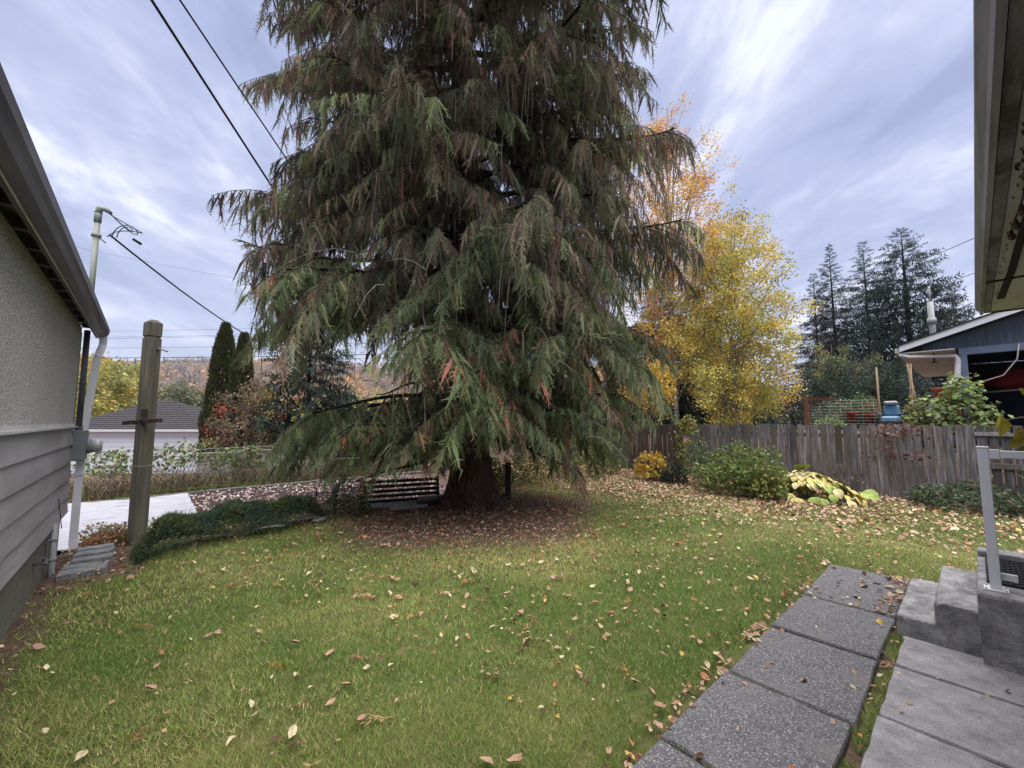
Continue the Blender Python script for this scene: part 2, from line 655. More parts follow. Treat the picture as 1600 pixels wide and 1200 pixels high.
MASTM = mottled('weathered_mast', [(0.22, 0.25, 0.22), (0.32, 0.35, 0.31), (0.42, 0.45, 0.40)], 7, 0.6, 0.4, (1, 1, 0.3), 0.1, 30)
DARKPIPE = mottled('dark_conduit', [(0.07, 0.07, 0.08), (0.12, 0.12, 0.135), (0.17, 0.17, 0.19)], 8, 0.5, 0.4, (1, 1, 0.3), 0.05, 30)
BOXM = plain('meter_box_paint', (0.22, 0.25, 0.26), 0.5, 0.4)
CABLE = plain('black_cable', (0.018, 0.018, 0.02), 0.6, 0.3)
ASPH = mottled('asphalt_shingle', [(0.035, 0.033, 0.036), (0.060, 0.056, 0.060), (0.085, 0.08, 0.084)], 14, 0.95, 0.1, (1, 1, 1), 0.4, 60)
GARW = plain('garage_white', (0.66, 0.68, 0.72), 0.5, 0.3, 0, 0.03)
POSTW = wood_mat('treated_post_wood', [(0.09, 0.084, 0.064), (0.165, 0.155, 0.12), (0.245, 0.23, 0.19)], (1, 1, 0.05), 26, 0.0, tint=(0.135, 0.13, 0.095))
PICKG = wood_mat('grey_weathered_picket', [(0.065, 0.058, 0.062), (0.165, 0.153, 0.16), (0.34, 0.325, 0.335)], (1, 1, 0.06), 30, 0.38, tint=(0.115, 0.105, 0.082))
PICKB = wood_mat('brown_picket', [(0.06, 0.046, 0.040), (0.115, 0.088, 0.076), (0.17, 0.135, 0.115)], (1, 1, 0.06), 30, 0.2)
DARKW = wood_mat('dark_damp_wood', [(0.018, 0.014, 0.014), (0.05, 0.036, 0.034), (0.09, 0.068, 0.062)], (0.08, 1, 1), 26, 0.3)
GREYW = wood_mat('silvered_board', [(0.16, 0.155, 0.165), (0.27, 0.26, 0.27), (0.38, 0.37, 0.38)], (0.08, 1, 1), 26, 0.2)
REDW = wood_mat('red_brown_wood', [(0.09, 0.035, 0.022), (0.16, 0.065, 0.04), (0.22, 0.10, 0.065)], (1, 1, 0.1), 20, 0.2)
CANE = plain('bamboo_cane', (0.27, 0.19, 0.12), 0.6, 0.3, 0, 0.2)
BARKC = mottled('cedar_bark', [(0.032, 0.019, 0.017), (0.095, 0.055, 0.049), (0.19, 0.12, 0.105)], 9, 0.95, 0.1, (3.2, 3.2, 0.35), 0.9, 16, 0.04)
BARKD = mottled('dark_branch_bark', [(0.012, 0.009, 0.009), (0.028, 0.022, 0.021), (0.05, 0.042, 0.038)], 12, 0.95, 0.1, (1, 1, 1), 0.3, 30)
BARKG = mottled('grey_twig_bark', [(0.15, 0.13, 0.11), (0.25, 0.22, 0.19), (0.36, 0.32, 0.28)], 9, 0.9, 0.15, (1, 1, 0.4), 0.3, 30)
BARKB = mottled('birch_bark', [(0.12, 0.11, 0.10), (0.32, 0.30, 0.28), (0.52, 0.50, 0.47)], 6, 0.8, 0.2, (1, 1, 3), 0.3, 20)
BLUEW = wood_mat('blue_painted_board', [(0.060, 0.078, 0.105), (0.085, 0.108, 0.142), (0.115, 0.14, 0.178)], (1, 1, 0.1), 14, 0.06)
BLUET = plain('pale_blue_trim', (0.16, 0.20, 0.30), 0.6, 0.3, 0, 0.12)
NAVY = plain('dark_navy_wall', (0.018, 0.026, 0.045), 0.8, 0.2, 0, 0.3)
REDC = plain('dark_red_canvas', (0.20, 0.018, 0.022), 0.7, 0.2, 0, 0.2)
REDP = plain('terracotta_pot', (0.23, 0.055, 0.038), 0.7, 0.2, 0, 0.2)
BLUEP = mottled('faded_blue_plastic', [(0.08, 0.17, 0.30), (0.14, 0.27, 0.42), (0.28, 0.38, 0.48)], 5, 0.5, 0.4)
RUBBER = plain('black_rubber', (0.022, 0.022, 0.025), 0.8, 0.2, 0, 0.3)
ROCK = concrete_mat('grey_stone', (0.14, 0.15, 0.155), (0.34, 0.35, 0.36), (0.2, 0.2, 0.2), (0.10, 0.115, 0.07))
SHEET = mottled('white_garden_sheet', [(0.24, 0.24, 0.27), (0.40, 0.40, 0.44), (0.50, 0.50, 0.54)], 3.5, 0.6, 0.3, (0.6, 3, 1), 0.5, 6, 0.05)
SOIL = mottled('dark_garden_soil', [(0.028, 0.018, 0.018), (0.065, 0.044, 0.044), (0.11, 0.08, 0.078)], 8, 0.95, 0.1, (1, 1, 1), 0.9, 25, 0.04)
ROPE = plain('pale_rope', (0.45, 0.42, 0.38), 0.8, 0.2)
GLASSM = plain('meter_glass', (0.45, 0.46, 0.47), 0.15, 0.7)
BULBM = plain('dark_bulb', (0.07, 0.02, 0.02), 0.25, 0.6)
STONE_D = concrete_mat('hedge_kerb_concrete', (0.10, 0.10, 0.10), (0.20, 0.20, 0.19), (0.13, 0.12, 0.10), (0.07, 0.08, 0.04))

# ------------------------------------------------------------------ ground


def smooth(a, b, x):
    t = np.clip((x - a) / (b - a), 0, 1)
    return t * t * (3 - 2 * t)


def edge_y(x):
    return 7.3 + smooth(5.0, 11.5, x) * 4.5 + smooth(11.5, 13, x) * 12


def gz_np(x, y):
    """height of the ground"""
    x = np.asarray(x, float)
    y = np.asarray(y, float)
    s = y - edge_y(x)
    z = -0.42 * smooth(0.0, 1.6, s)
    z = z - 0.35 * smooth(14.2, 17.0, y) - 1.0 * smooth(18, 34, y) - 1.5 * smooth(45, 120, y)
    up = smooth(12.05, 12.7, x) * (1 - smooth(16, 30, y))
    z = z * (1 - up) + 0.95 * up
    z = z + 0.018 * np.sin(x * 1.3 + 1) * np.cos(y * 1.1) * (1 - smooth(3.6, 3.0, np.hypot(x, y)))
    return z


def gz(x, y):
    return float(gz_np(x, y))


def bare(x, y):
    """cover of bare, needle-strewn soil (0..1)"""
    x = np.asarray(x, float)
    y = np.asarray(y, float)
    d = np.hypot(x - 4.35, (y - 6.1))
    b = 1 - smooth(1.5, 3.0, d + .5 * np.sin(np.arctan2(y - 6.1, x - 4.35) * 5) * .35)
    b = np.maximum(b, smooth(-0.25, 0.35, y - edge_y(x)) * (1 - smooth(60, 90, y)) * 0.9)          # garden beyond the edge
    b = np.maximum(b, smooth(10.7, 11.3, x) * (x < 12.2))                                # bed along the fence
    b = np.maximum(b, (x > 12.0) * (x < 60) * 1.0)
    b = np.maximum(b, (1 - smooth(0.05, 0.35, x + 0.68)) * (y < 8) * 0.75)                 # strip by the wall
    b = np.maximum(b, ((x > -0.72) & (x < 0.2) & (y > 5.9)) * 0.7)
    b = np.maximum(b, ((y < 1.22) & (y > -1.5) & (x > -1) & (x < 5.8)) * 0.9)                # joints between the slabs
    return b


def build_ground():
    def axis(pts):
        out = []
        for (a, b, s) in pts:
            out += list(np.arange(a, b, s))
        return np.array(out + [pts[-1][1]])
    xs = axis([(-2500, -300, 200), (-300, -40, 20), (-40, -6, 2), (-6, 14, 0.25), (14, 40, 2), (40, 300, 20), (300, 2500, 200)])
    ys = axis([(-2500, -300, 200), (-300, -40, 20), (-40, -4, 2), (-4, 19, 0.25), (19, 60, 2), (60, 300, 20), (300, 2500, 200)])
    X, Y = np.meshgrid(xs, ys, indexing='ij')
    Z = gz_np(X, Y)
    Z = Z - 0.02
    V = np.stack([X, Y, Z], -1).reshape(-1, 3)
    nx, ny = len(xs), len(ys)
    i = np.arange(nx - 1)[:, None] * ny + np.arange(ny - 1)[None, :]
    F = np.stack([i, i + ny, i + ny + 1, i + 1], -1).reshape(-1, 4)
    b = bare(X, Y).reshape(-1)
    col = np.stack([b, b * 0, b * 0], -1)
    o = np_mesh('ground', V, F, GROUND, col=col, smooth=True)
    tag(o, kind='structure')


build_ground()

# ---- far wooded hill
FWD = np.array([math.cos(YAW), math.sin(YAW)])
RGT = np.array([math.sin(YAW), -math.cos(YAW)])


def hill_z(f, r):
    """f metres ahead, r metres to the right of the viewing axis"""
    rise = smooth(260, 850, f)
    prof = 112 - 10 * smooth(-600, 0, r) - 70 * smooth(100, 700, r)
    return -3 + rise * (prof + 5 * np.sin(r * 0.011) + 3 * np.sin(r * 0.031 + 1))


def build_hill():
    fs = np.linspace(230, 1100, 40)
    rs = np.linspace(-1500, 1200, 80)
    Fg, Rg = np.meshgrid(fs, rs, indexing='ij')
    Z = hill_z(Fg, Rg)
    P = Fg[..., None] * FWD + Rg[..., None] * RGT
    V = np.concatenate([P, Z[..., None]], -1).reshape(-1, 3)
    i = np.arange(39)[:, None] * 80 + np.arange(79)[None, :]
    F = np.stack([i, i + 80, i + 81, i + 1], -1).reshape(-1, 4)
    hm = mottled('hill_undergrowth', [(0.05, 0.045, 0.03), (0.11, 0.08, 0.05), (0.17, 0.12, 0.07)], 0.02, 0.95, 0.05, bs=0)
    o = np_mesh('hill', V, F, hm, smooth=True)
    tag(o, kind='structure')
    # trees of the wood: leafy tufts
    n = 5200
    f = 250 + 620 * RNG.random(n) ** 0.9
    r = RNG.uniform(-1.35, 0.75, n) * f * 0.95
    xy = f[:, None] * FWD + r[:, None] * RGT
    z0 = hill_z(f, r)
    h = RNG.uniform(9, 17, n)
    conif = RNG.random(n) < (0.10 + 0.5 * smooth(760, 860, f))
    band = np.array([mnoise.noise((a * 0.006, b * 0.012, 3.0)) for a, b in zip(r, f)])
    Vs, Cs = [], []
    k = 26
    pal_o = [(0.52, 0.30, 0.09), (0.50, 0.36, 0.12), (0.38, 0.22, 0.12), (0.30, 0.22, 0.17), (0.33, 0.30, 0.10)]
    pal_y = [(0.42, 0.36, 0.10), (0.48, 0.38, 0.09), (0.30, 0.30, 0.09), (0.24, 0.20, 0.14)]
    pal_g = [(0.34, 0.24, 0.18), (0.28, 0.21, 0.17), (0.42, 0.26, 0.12), (0.30, 0.25, 0.20)]
    base = np.where((band > 0.08)[:, None], pick_cols(n, pal_o, [4, 3, 2, 1, 1]),
                    np.where((f < 470)[:, None], pick_cols(n, pal_y, [3, 3, 2, 1]), pick_cols(n, pal_g, [3, 3, 2, 2])))
    base = np.where(conif[:, None], pick_cols(n, [(0.035, 0.06, 0.045), (0.05, 0.08, 0.05)], [1, 1]), base)
    u = rand_dirs(n * k).reshape(n, k, 3)
    rad = RNG.uniform(0.45, 1.0, (n, k, 1))
    wid = np.where(conif, h * 0.14, h * 0.36)
    t = (u[..., 2:3] * rad + 1) / 2
    taper = np.where(conif[:, None, None], (1.15 - t), 1.0)
    P = np.concatenate([u[..., :2] * rad * wid[:, None, None] * taper, t * h[:, None, None] * np.where(conif[:, None, None], 1.3, 1.0)], -1)
    P = P + np.concatenate([xy, z0[:, None]], -1)[:, None, :]
    P = P.reshape(-1, 3)
    sz = np.repeat(np.where(conif, h * 0.16, h * 0.22), k) * RNG.uniform(0.6, 1.3, n * k)
    cols = np.repeat(base, k, 0) * RNG.uniform(0.75, 1.2, (n * k, 1))
    V, F, c = leaf_quads(P, sz, cols, aspect=0.9)
    o = np_mesh('hillside_wood', V, F, LEAF, col=c)
    tag(o, 'autumn wood of orange and yellow trees covering the far hillside', 'wood', kind='stuff')


build_hill()

# ------------------------------------------------------------------ left house


def build_left_house():
    h = thing('stucco_house', (-0.68, 7.42, 0), 'grey stucco and lap-siding house wall at the left with gutter, downspout and meter', 'house')
    o = Vector(h.location)

    def B(mb, name, mat, bevel=0.0, parent=h):
        return mb.build(name, mat, parent, bevel, loc=tuple(-o) if parent is h else (0, 0, 0))
    x = -0.68
    Y0, Y1 = -6.0, 7.42
    B(MB().box(x - 5, x, Y0, Y1, 1.52, 2.76), 'wall', STUCCO)
    # lap siding
    zs = [0.49 + 0.206 * i for i in range(6)]
    for i in range(5):
        z0, z1 = zs[i], zs[i + 1]
        m = MB()
        out0, out1 = 0.022, 0.004
        cuts = [Y0, -2.2 + .5 * (i % 3), 1.3 + .6 * ((i * 2) % 3), 4.62 + .37 * ((i * 2 + 1) % 4), Y1 + .02]
        for a, b_ in zip(cuts[:-1], cuts[1:]):
            m = MB()
            m.hexa([(x - .4, a + .0015, z0 - .012), (x + out0, a + .0015, z0 - .012), (x + out0, b_ - .0015, z0 - .012), (x - .4, b_ - .0015, z0 - .012)],
                   [(x - .4, a + .0015, z1 - .014), (x + out1, a + .0015, z1 - .014), (x + out1, b_ - .0015, z1 - .014), (x - .4, b_ - .0015, z1 - .014)])
            B(m, 'siding_board', SIDING)
        B(MB().box(x - 5, x - .401, Y0, Y1, z0 - .011, z1 - .016), 'inner_wall', SIDING)
    m = MB().box(x - 5, x + .040, Y0, Y1 + .035, 1.508, 1.526)
    m.box(x - 5, x + .014, Y0, Y1 + .01, 1.5265, 1.556)
    B(m, 'flashing', OFFWHITE)
    B(MB().box(x - 5, x - .03, Y0, Y1 - .04, -0.9, 0.476), 'foundation', FOUND)
    # little vent / hose bib on the foundation
    m = MB().tube([(x - .03, 5.85, .27), (x + .05, 5.85, .27), (x + .07, 5.85, .24)], .012, 8)
    m.tube([(x + .03, 5.85, .27), (x + .03, 5.85, .31)], .006, 6).box(x + .012, x + .048, 5.825, 5.875, .31, .318)
    B(m, 'tap', DARKPIPE)
    # eave
    E = 7.80
    B(MB().box(x - 5, x + .10, Y0, E, 2.845, 2.875), 'soffit', FASCIA)
    m = MB().box(x + .10, x + .128, Y0, E, 2.70, 2.90)
    B(m, 'fascia', FASCIA)
    g = MB()
    # K-profile gutter, open at the top
    prof = [(-.5500, 2.83), (-.5500, 2.705), (-.485, 2.705), (-.470, 2.745), (-.455, 2.775), (-.450, 2.83), (-.456, 2.83), (-.462, 2.778), (-.476, 2.75), (-.490, 2.712), (-.544, 2.712), (-.544, 2.83)]
    vs_ = [(px, yy, pz) for yy in (Y0, E + .02) for px, pz in prof]
    n = len(prof)
    g.add(vs_, [(k, (k + 1) % n, n + (k + 1) % n, n + k) for k in range(n)] + [tuple(range(n, 2 * n))])
    B(g, 'gutter', GUTTER_D)
    B(MB().box(x + .128, x + .134, Y0, E, 2.69, 2.704), 'drip_edge', OFFWHITE)
    # rafter tails in the narrow soffit gap
    for yy in np.arange(-1.0, 7.6, 0.40):
        B(MB().box(x - .002, x + .098, yy, yy + .045, 2.765, 2.843), 'rafter_tail', GUTTER_D)
    # roof
    m = MB()
    m.hexa([(x + .15, Y0, 2.88), (x + .15, E + .03, 2.88), (x - 5, E + .03, 4.3), (x - 5, Y0, 4.3)],
           [(x + .15, Y0, 2.91), (x + .15, E + .03, 2.91), (x - 5, E + .03, 4.34), (x - 5, Y0, 4.34)])
    B(m, 'roof', ASPH)
    # downspout
    m = MB()
    pts = [(-.50, 7.70, 2.71), (-.50, 7.70, 2.60), (-.535, 7.62, 2.42), (-.60, 7.57, 1.4), (-.60, 7.55, .10)]
    for a, b_ in zip(pts[:-1], pts[1:]):
        m.bar(a, b_, .075, .055, (0, 1, 0))
    m.bar((-.60, 7.555, .90), (-.60, 7.555, .935), .09, .075, (0, 1, 0))
    m.bar((-.60, 7.55, .11), (-.585, 7.53, -.03), .078, .06, (0, 1, 0))
    B(m, 'downspout', WHITE, .004)
    # conduit, meter box and mast
    cx_, cy_ = -.635, 7.47
    m = MB().tube([(cx_, cy_, 1.46), (cx_, cy_, 2.74)], .030, 12)
    m.tube([(cx_, cy_, 1.46), (cx_, cy_, 1.52)], .038, 12)
    m.tube([(cx_, cy_, 2.05), (cx_, cy_, 2.08)], .037, 12)
    m.tube([(cx_ - .05, cy_ - .04, 1.5), (cx_ - .05, cy_ - .04, 2.7)], .010, 8)
    B(m, 'conduit', DARKPIPE)
    bx = B(MB().box(-.675, -.545, 7.33, 7.56, 1.10, 1.47), 'meter_box', BOXM, .008)
    m = MB().tube([(-.548, 7.44, 1.27), (-.515, 7.44, 1.27)], .095, 20)
    m.build('meter_ring', BOXM, bx)
    m = MB().tube([(-.515, 7.44, 1.27), (-.43, 7.44, 1.27), (-.405, 7.44, 1.27)], [.082, .082, .060], 20)
    m.build('meter_glass', GLASSM, bx)
    m = MB().tube([(cx_, cy_, 2.80), (cx_, cy_, 4.18)], .030, 12)
    B(m, 'service_mast', MASTM)
    m = MB().tube([(cx_, cy_, 4.18), (cx_, cy_, 4.34)], .038, 12)
    m.tube([(cx_, cy_, 4.30), (cx_ + .01, cy_, 4.375), (cx_ + .07, cy_ - .02, 4.37), (cx_ + .12, cy_ - .03, 4.33)], [.040, .042, .034, .022], 12)
    B(m, 'weatherhead', MASTM)
    m = MB().tube([(cx_, cy_, 3.98), (cx_, cy_, 4.02)], .050, 12)
    m.bar((cx_, cy_, 4.0), (cx_ + .09, cy_ - .03, 3.92), .02, .02)
    B(m, 'clamp', MASTM)
    # drip loops
    import math as M
    m = MB()
    hx, hy, hz_ = cx_ + .11, cy_ - .03, 4.33
    for k, (rx, rz, off) in enumerate(((.16, .17, 0), (.27, .10, .05), (.22, .24, .02))):
        pts = []
        for i in range(15):
            t = i / 14
            a = M.pi * 1.25 * t
            pts.append((hx + rx * M.sin(a * 1.1) * .9 + .22 * t, hy - .06 * t + off, hz_ - .33 * t - rz * .5 * M.sin(a * 1.6)))
        m.tube(pts, .006, 5)
    m.tube([(hx + .24, hy - .03, 4.04), (hx + .33, hy - .03, 3.99)], .018, 8)
    B(m, 'drip_loop', CABLE)
    # lower conduit along the foundation
    m = MB().tube([(-.65, 6.43, .52), (-.65, 6.43, .03), (-.65, 6.44, -.15)], .026, 10)
    for z_ in (.36, .16):
        m.box(-.69, -.62, 6.395, 6.465, z_, z_ + .012)
    B(m, 'ground_pipe', GALV)
    m = MB().tube([(-.60, 6.40, .47), (-.645, 6.43, .78)], .004, 5)
    B(m, 'cable_end', CABLE)


build_left_house()

# ------------------------------------------------------------------ right house (own eave above)


def build_right_house():
    h = thing('eave_house', (5.9, -1.6, 0), 'house on the right whose grey gutter and stained soffit hang overhead', 'house')
    o = Vector(h.location)

    def B(mb, name, mat, bevel=0.0):
        return mb.build(name, mat, h, bevel, loc=(-o[0], -o[1] - .034, -o[2]))
    X0, X1, z = -3.0, 5.93, 2.6
    g = MB()
    prof = [(-.085, z + .105), (-.085, z + .003), (-.065, z), (-.058, z + .03), (-.045, z + .055), (-.035, z + .075), (-.035, z + .105), (-.041, z + .105), (-.041, z + .08), (-.052, z + .06), (-.064, z + .035), (-.070, z + .008), (-.080, z + .009), (-.080, z + .105)]
    n = len(prof)
    vs_ = [(xx, py, pz) for xx in (X0, X1) for py, pz in prof]
    g.add(vs_, [(k, (k + 1) % n, n + (k + 1) % n, n + k) for k in range(n)] + [tuple(range(n, 2 * n))])
    B(g, 'gutter', GUTTER_L)
    B(MB().box(X0, X1 - .02, -.128, -.088, z + .010, z + .16), 'fascia', FRIEZE)
    # soffit panels with a gap between them
    xs = [-3.0, -.6, 1.84, 4.28, 5.91]
    for a, b_ in zip(xs[:-1], xs[1:]):
        B(MB().box(a + .003, b_ - .003, -1.56, -.132, z + .02, z + .032), 'soffit_panel', SOFFIT)
    B(MB().box(X0, X1, -4.5, -1.6, -.3, 2.6), 'wall', SIDING)
    m = MB()
    m.hexa([(X0, -.05, 2.735), (X1 + .02, -.05, 2.735), (X1 + .02, -4.5, 3.9), (X0, -4.5, 3.9)],
           [(X0, -.05, 2.76), (X1 + .02, -.05, 2.76), (X1 + .02, -4.5, 3.94), (X0, -4.5, 3.94)])
    B(m, 'roof', ASPH)
    B(MB().box(X1 - .02, X1, -1.56, -.13, z + .005, z + .15), 'end_board', FRIEZE)
    # dark strip of perished sealing tape under the panels
    m = MB()
    pts = [(1.6, -.205), (3.0, -.205), (3.7, -.200), (4.4, -.195), (4.95, -.180), (5.30, -.172)]
    w = .016
    vs_ = []
    for (a, b_) in pts:
        vs_ += [(a, b_ - w, z + .019), (a, b_ + w * .7, z + .019), (a, b_ - w, z + .010), (a, b_ + w * .7, z + .010)]
        w *= 1.10
    fs = []
    for i in range(len(pts) - 1):
        q = 4 * i
        fs += [(q + 2, q + 6, q + 7, q + 3), (q, q + 2, q + 6, q + 4), (q + 1, q + 5, q + 7, q + 3)]
    m.add(vs_, fs)
    B(m, 'tape_strip', RUBBER)
    # flakes of peeling paint along the edge
    m = MB()
    rr = random.Random(3)
    for i in range(60):
        xx = rr.uniform(1.2, 5.6)
        yy = -.136 - rr.random() * .02
        s = rr.uniform(.01, .05)
        m.add([(xx, yy, z + .0185), (xx + s, yy - .004, z + .0175), (xx + s * .6, yy - .012, z + .010)], [(0, 1, 2)])
    B(m, 'paint_flake', DARKW)['kind'] = 'stuff'


build_right_house()


def build_string_lights():
    t = thing('string_lights', (2.9, -.168, 2.6), 'string of dark red bulbs hanging beneath the right soffit', 'string lights')
    pts = []
    m = MB()
    for i in range(16):
        u = i / 15
        pts.append((-.95 + 1.6 * u, -.028 + .006 * math.sin(u * 9), .014 - .045 * math.sin(math.pi * u) ** .6))
    m.tube(pts, .004, 5)
    m.build('wire', CABLE, t)
    b = MB()
    b.tube([(0, 0, 0), (0, 0, -.018)], .008, 8)
    b.tube([(0, 0, -.018), (0, 0, -.030), (0, 0, -.045), (0, 0, -.055)], [.009, .016, .014, .004], 8)
    me = b.mesh('bulb', BULBM)
    for i in range(1, 15, 2):
        inst('bulb', me, t, pts[i], (random.uniform(-.2, .2), random.uniform(-.3, .3), 0))


build_string_lights()


def wire(name, a, b, sag, rad, label, cat='wire', group=None, mat=CABLE, n=24):
    a = Vector(a)
    b = Vector(b)
    o = Vector(a)
    pts = []
    for i in range(n + 1):
        t = i / n
        p = a.lerp(b, t)
        p.z -= sag * 4 * t * (1 - t)
        pts.append(p - o)
    ob = MB().tube(pts, rad, 5).build(name, mat, None, loc=tuple(o))
    return tag(ob, label, cat, group)


wire('clothes_line', (4.6, -.10, 2.615), (3.6, -.95, 2.60), .06, .008, 'twisted rope tied below the right soffit and gutter', 'rope', None, DARKW)
wire('service_wire', (12.5, .9, 5.1), (2.2, -.75, 2.58), .12, .004, 'upper thin wire crossing in front of the right soffit')
wire('service_wire', (13.5, 1.1, 4.6), (2.6, -.95, 2.55), .1, .004, 'lower thin wire crossing in front of the right soffit')

# ------------------------------------------------------------------ slabs and steps


def slab_mesh(w, l, h, mat, seed, chip=.012):
    """slab with slightly uneven outline, top at z=0"""
    rr = random.Random(seed)
    pts = []
    n = 7
    for side in range(4):
        for k in range(n):
            t = k / n
            x_, y_ = [(t * l, 0), (l, t * w), (l - t * l, w), (0, w - t * w)][side]
            j = rr.uniform(-1, 1) * chip * (.4 if k else .9)
            if side in (0, 2):
                y_ += j
            else:
                x_ += j
            pts.append((x_, y_))
    N = len(pts)
    cxx, cyy = l / 2, w / 2
    ins = [(p[0] + (cxx - p[0]) * .018, p[1] + (cyy - p[1]) * .018) for p in pts]
    V = [(p[0], p[1], 0.0) for p in ins] + [(p[0], p[1], -.010 - rr.random() * .004) for p in pts] + [(p[0], p[1], -h) for p in pts]
    F = [tuple(range(N))]
    for k in range(N):
        k2 = (k + 1) % N
        F.append((N + k, N + k2, k2, k))
        F.append((2 * N + k, 2 * N + k2, N + k2, N + k))
    m = MB().add(V, F)
    return m


def build_path():
    p = empty('path', (0, 0, 0))
    tag(p, 'two rows of concrete slabs leading past the steps', 'path', kind='structure')
    xs = [-.7, .22, 1.1, 2.00, 2.83, 3.68, 4.54, 5.68]
    rr = random.Random(5)
    for i in range(len(xs) - 1):
        l = xs[i + 1] - xs[i] - .032
        w = .62
        o = slab_mesh(w, l, .09, AGG, i).build('slab', AGG, p, loc=(xs[i] + .02, .52 + (i % 2) * .008, .030 + rr.uniform(-.006, .006)))
        o.rotation_euler = (rr.uniform(-.008, .008), rr.uniform(-.008, .008), rr.uniform(-.010, .010))
    xs = [.5, 1.45, 2.30, 3.02, 3.70, 4.25]
    for i in range(len(xs) - 1):
        l = xs[i + 1] - xs[i] - .034
        o = slab_mesh(.58, l, .09, SLAB, 20 + i).build('slab', SLAB, p, loc=(xs[i] + .015, -.13, .030 + rr.uniform(-.006, .008)))
        o.rotation_euler = (rr.uniform(-.01, .01), rr.uniform(-.01, .01), rr.uniform(-.012, .012))
        o = slab_mesh(.58, l, .09, SLAB, 40 + i).build('slab', SLAB, p, loc=(xs[i] + .015, -.735, .030 + rr.uniform(-.006, .008)))


build_path()


def build_steps():
    t = thing('concrete_steps', (4.3, .5, 0), 'worn grey concrete steps rising to the landing at the right', 'steps')
    o = Vector(t.location)

    def blk(name, x0, x1, y0, y1, z0, z1, seed, parent=t):
        # block with a softened, chipped top edge
        rr = random.Random(seed)
        b = MB()
        n = 14
        ring = []
        per = [(x0, y0), (x1, y0), (x1, y1), (x0, y1)]
        for s in range(4):
            a, c = per[s], per[(s + 1) % 4]
            for k in range(n):
                u = k / n
                ring.append((a[0] + (c[0] - a[0]) * u, a[1] + (c[1] - a[1]) * u))
        N = len(ring)
        mx, my = (x0 + x1) / 2, (y0 + y1) / 2

        def off(p, d):
            sx = 1 if p[0] > mx else -1
            sy = 1 if p[1] > my else -1
            ex = abs(abs(p[0] - mx) - (x1 - x0) / 2) < 1e-6
            ey = abs(abs(p[1] - my) - (y1 - y0) / 2) < 1e-6
            return (p[0] - sx * d * ex, p[1] - sy * d * ey)
        r = [rr.uniform(.006, .016) + (rr.random() < .08) * .014 for _ in range(N)]
        V = [(*off(p, r[i] * 1.0), z1) for i, p in enumerate(ring)]
        V += [(*off(p, r[i] * .3), z1 - r[i] * .35) for i, p in enumerate(ring)]
        V += [(*p, z1 - r[i]) for i, p in enumerate(ring)]
        V += [(*p, z0) for p in ring]
        F = [tuple(range(N))]
        for q in range(3):
            for k in range(N):
                k2 = (k + 1) % N
                F.append(((q + 1) * N + k, (q + 1) * N + k2, q * N + k2, q * N + k))
        b.add(V, F)
        return b.build(name, STEP, parent, loc=tuple(-o))
    blk('step', 4.30, 5.39, .283, .49, -.2, .145, 1)
    blk('step', 4.27, 5.37, .068, .281, -.2, .31, 2)
    blk('landing', 4.14, 5.40, -1.6, .066, -.2, .475, 3)
    # raised lip along the far side of the landing
    MB().box(5.22, 5.40, -1.6, .060, .478, .52).build('lip', STEP, t, .008, loc=tuple(-o))


build_steps()


def build_rail():
    t = thing('white_railing', (4.29, -.02, .477), 'white metal handrail with square post on the concrete landing', 'railing')
    m = MB().box(-.055, .055, -.055, .055, 0, .006)
    m.build('base_plate', WHITE, t, .001)
    for sx in (-1, 1):
        for sy in (-1, 1):
            MB().tube([(sx * .044, sy * .044, .006), (sx * .044, sy * .044, .012)], .006, 6).build('bolt', GALV, t)
    MB().box(-.026, .026, -.026, .026, .006, .93).build('post', WHITE, t, .003)
    MB().box(-.029, .029, -.029, .029, .93, .943).build('post_cap', WHITE, t, .004)
    MB().box(-.020, .020, -1.5, -.026, .868, .918).build('rail', WHITE, t, .004)
    MB().box(-.024, .024, -.075, -.0265, .862, .924).build('bracket', WHITE, t, .002)
    MB().box(.027, .045, -.10, -.02, .06, .105).build('clip', WHITE, t, .003)


build_rail()


def build_mat():
    t = thing('door_mat', (4.72, -.5, .478), 'black rubber lattice mat lying on the landing behind the white post', 'mat')
    # lattice of crossing strips in a frame
    x0, x1, y0, y1 = -.30, .46, -.5, .52
    MB().box(x0, x1, y0, y0 + .02, 0, .012).box(x0, x1, y1 - .02, y1, 0, .012).box(x0, x0 + .02, y0 + .02, y1 - .02, 0, .012).box(x1 - .02, x1, y0 + .02, y1 - .02, 0, .012).build('border', RUBBER, t)
    m = MB()

    def clip(c, sgn):
        pts = []
        for (xx) in (x0 + .02, x1 - .02):
            yy = sgn * (xx) + c
            if y0 + .02 <= yy <= y1 - .02:
                pts.append((xx, yy))
        for (yy) in (y0 + .02, y1 - .02):
            xx = (yy - c) / sgn
            if x0 + .02 < xx < x1 - .02:
                pts.append((xx, yy))
        return pts
    for sgn, z in ((1, .004), (-1, .0075)):
        c = -1.4
        while c < 1.4:
            q = clip(c, sgn)
            if len(q) == 2:
                m.bar((*q[0], z), (*q[1], z), .014, .006)
            c += .052
    m.build('lattice', RUBBER, t)


build_mat()

# ------------------------------------------------------------------ fences


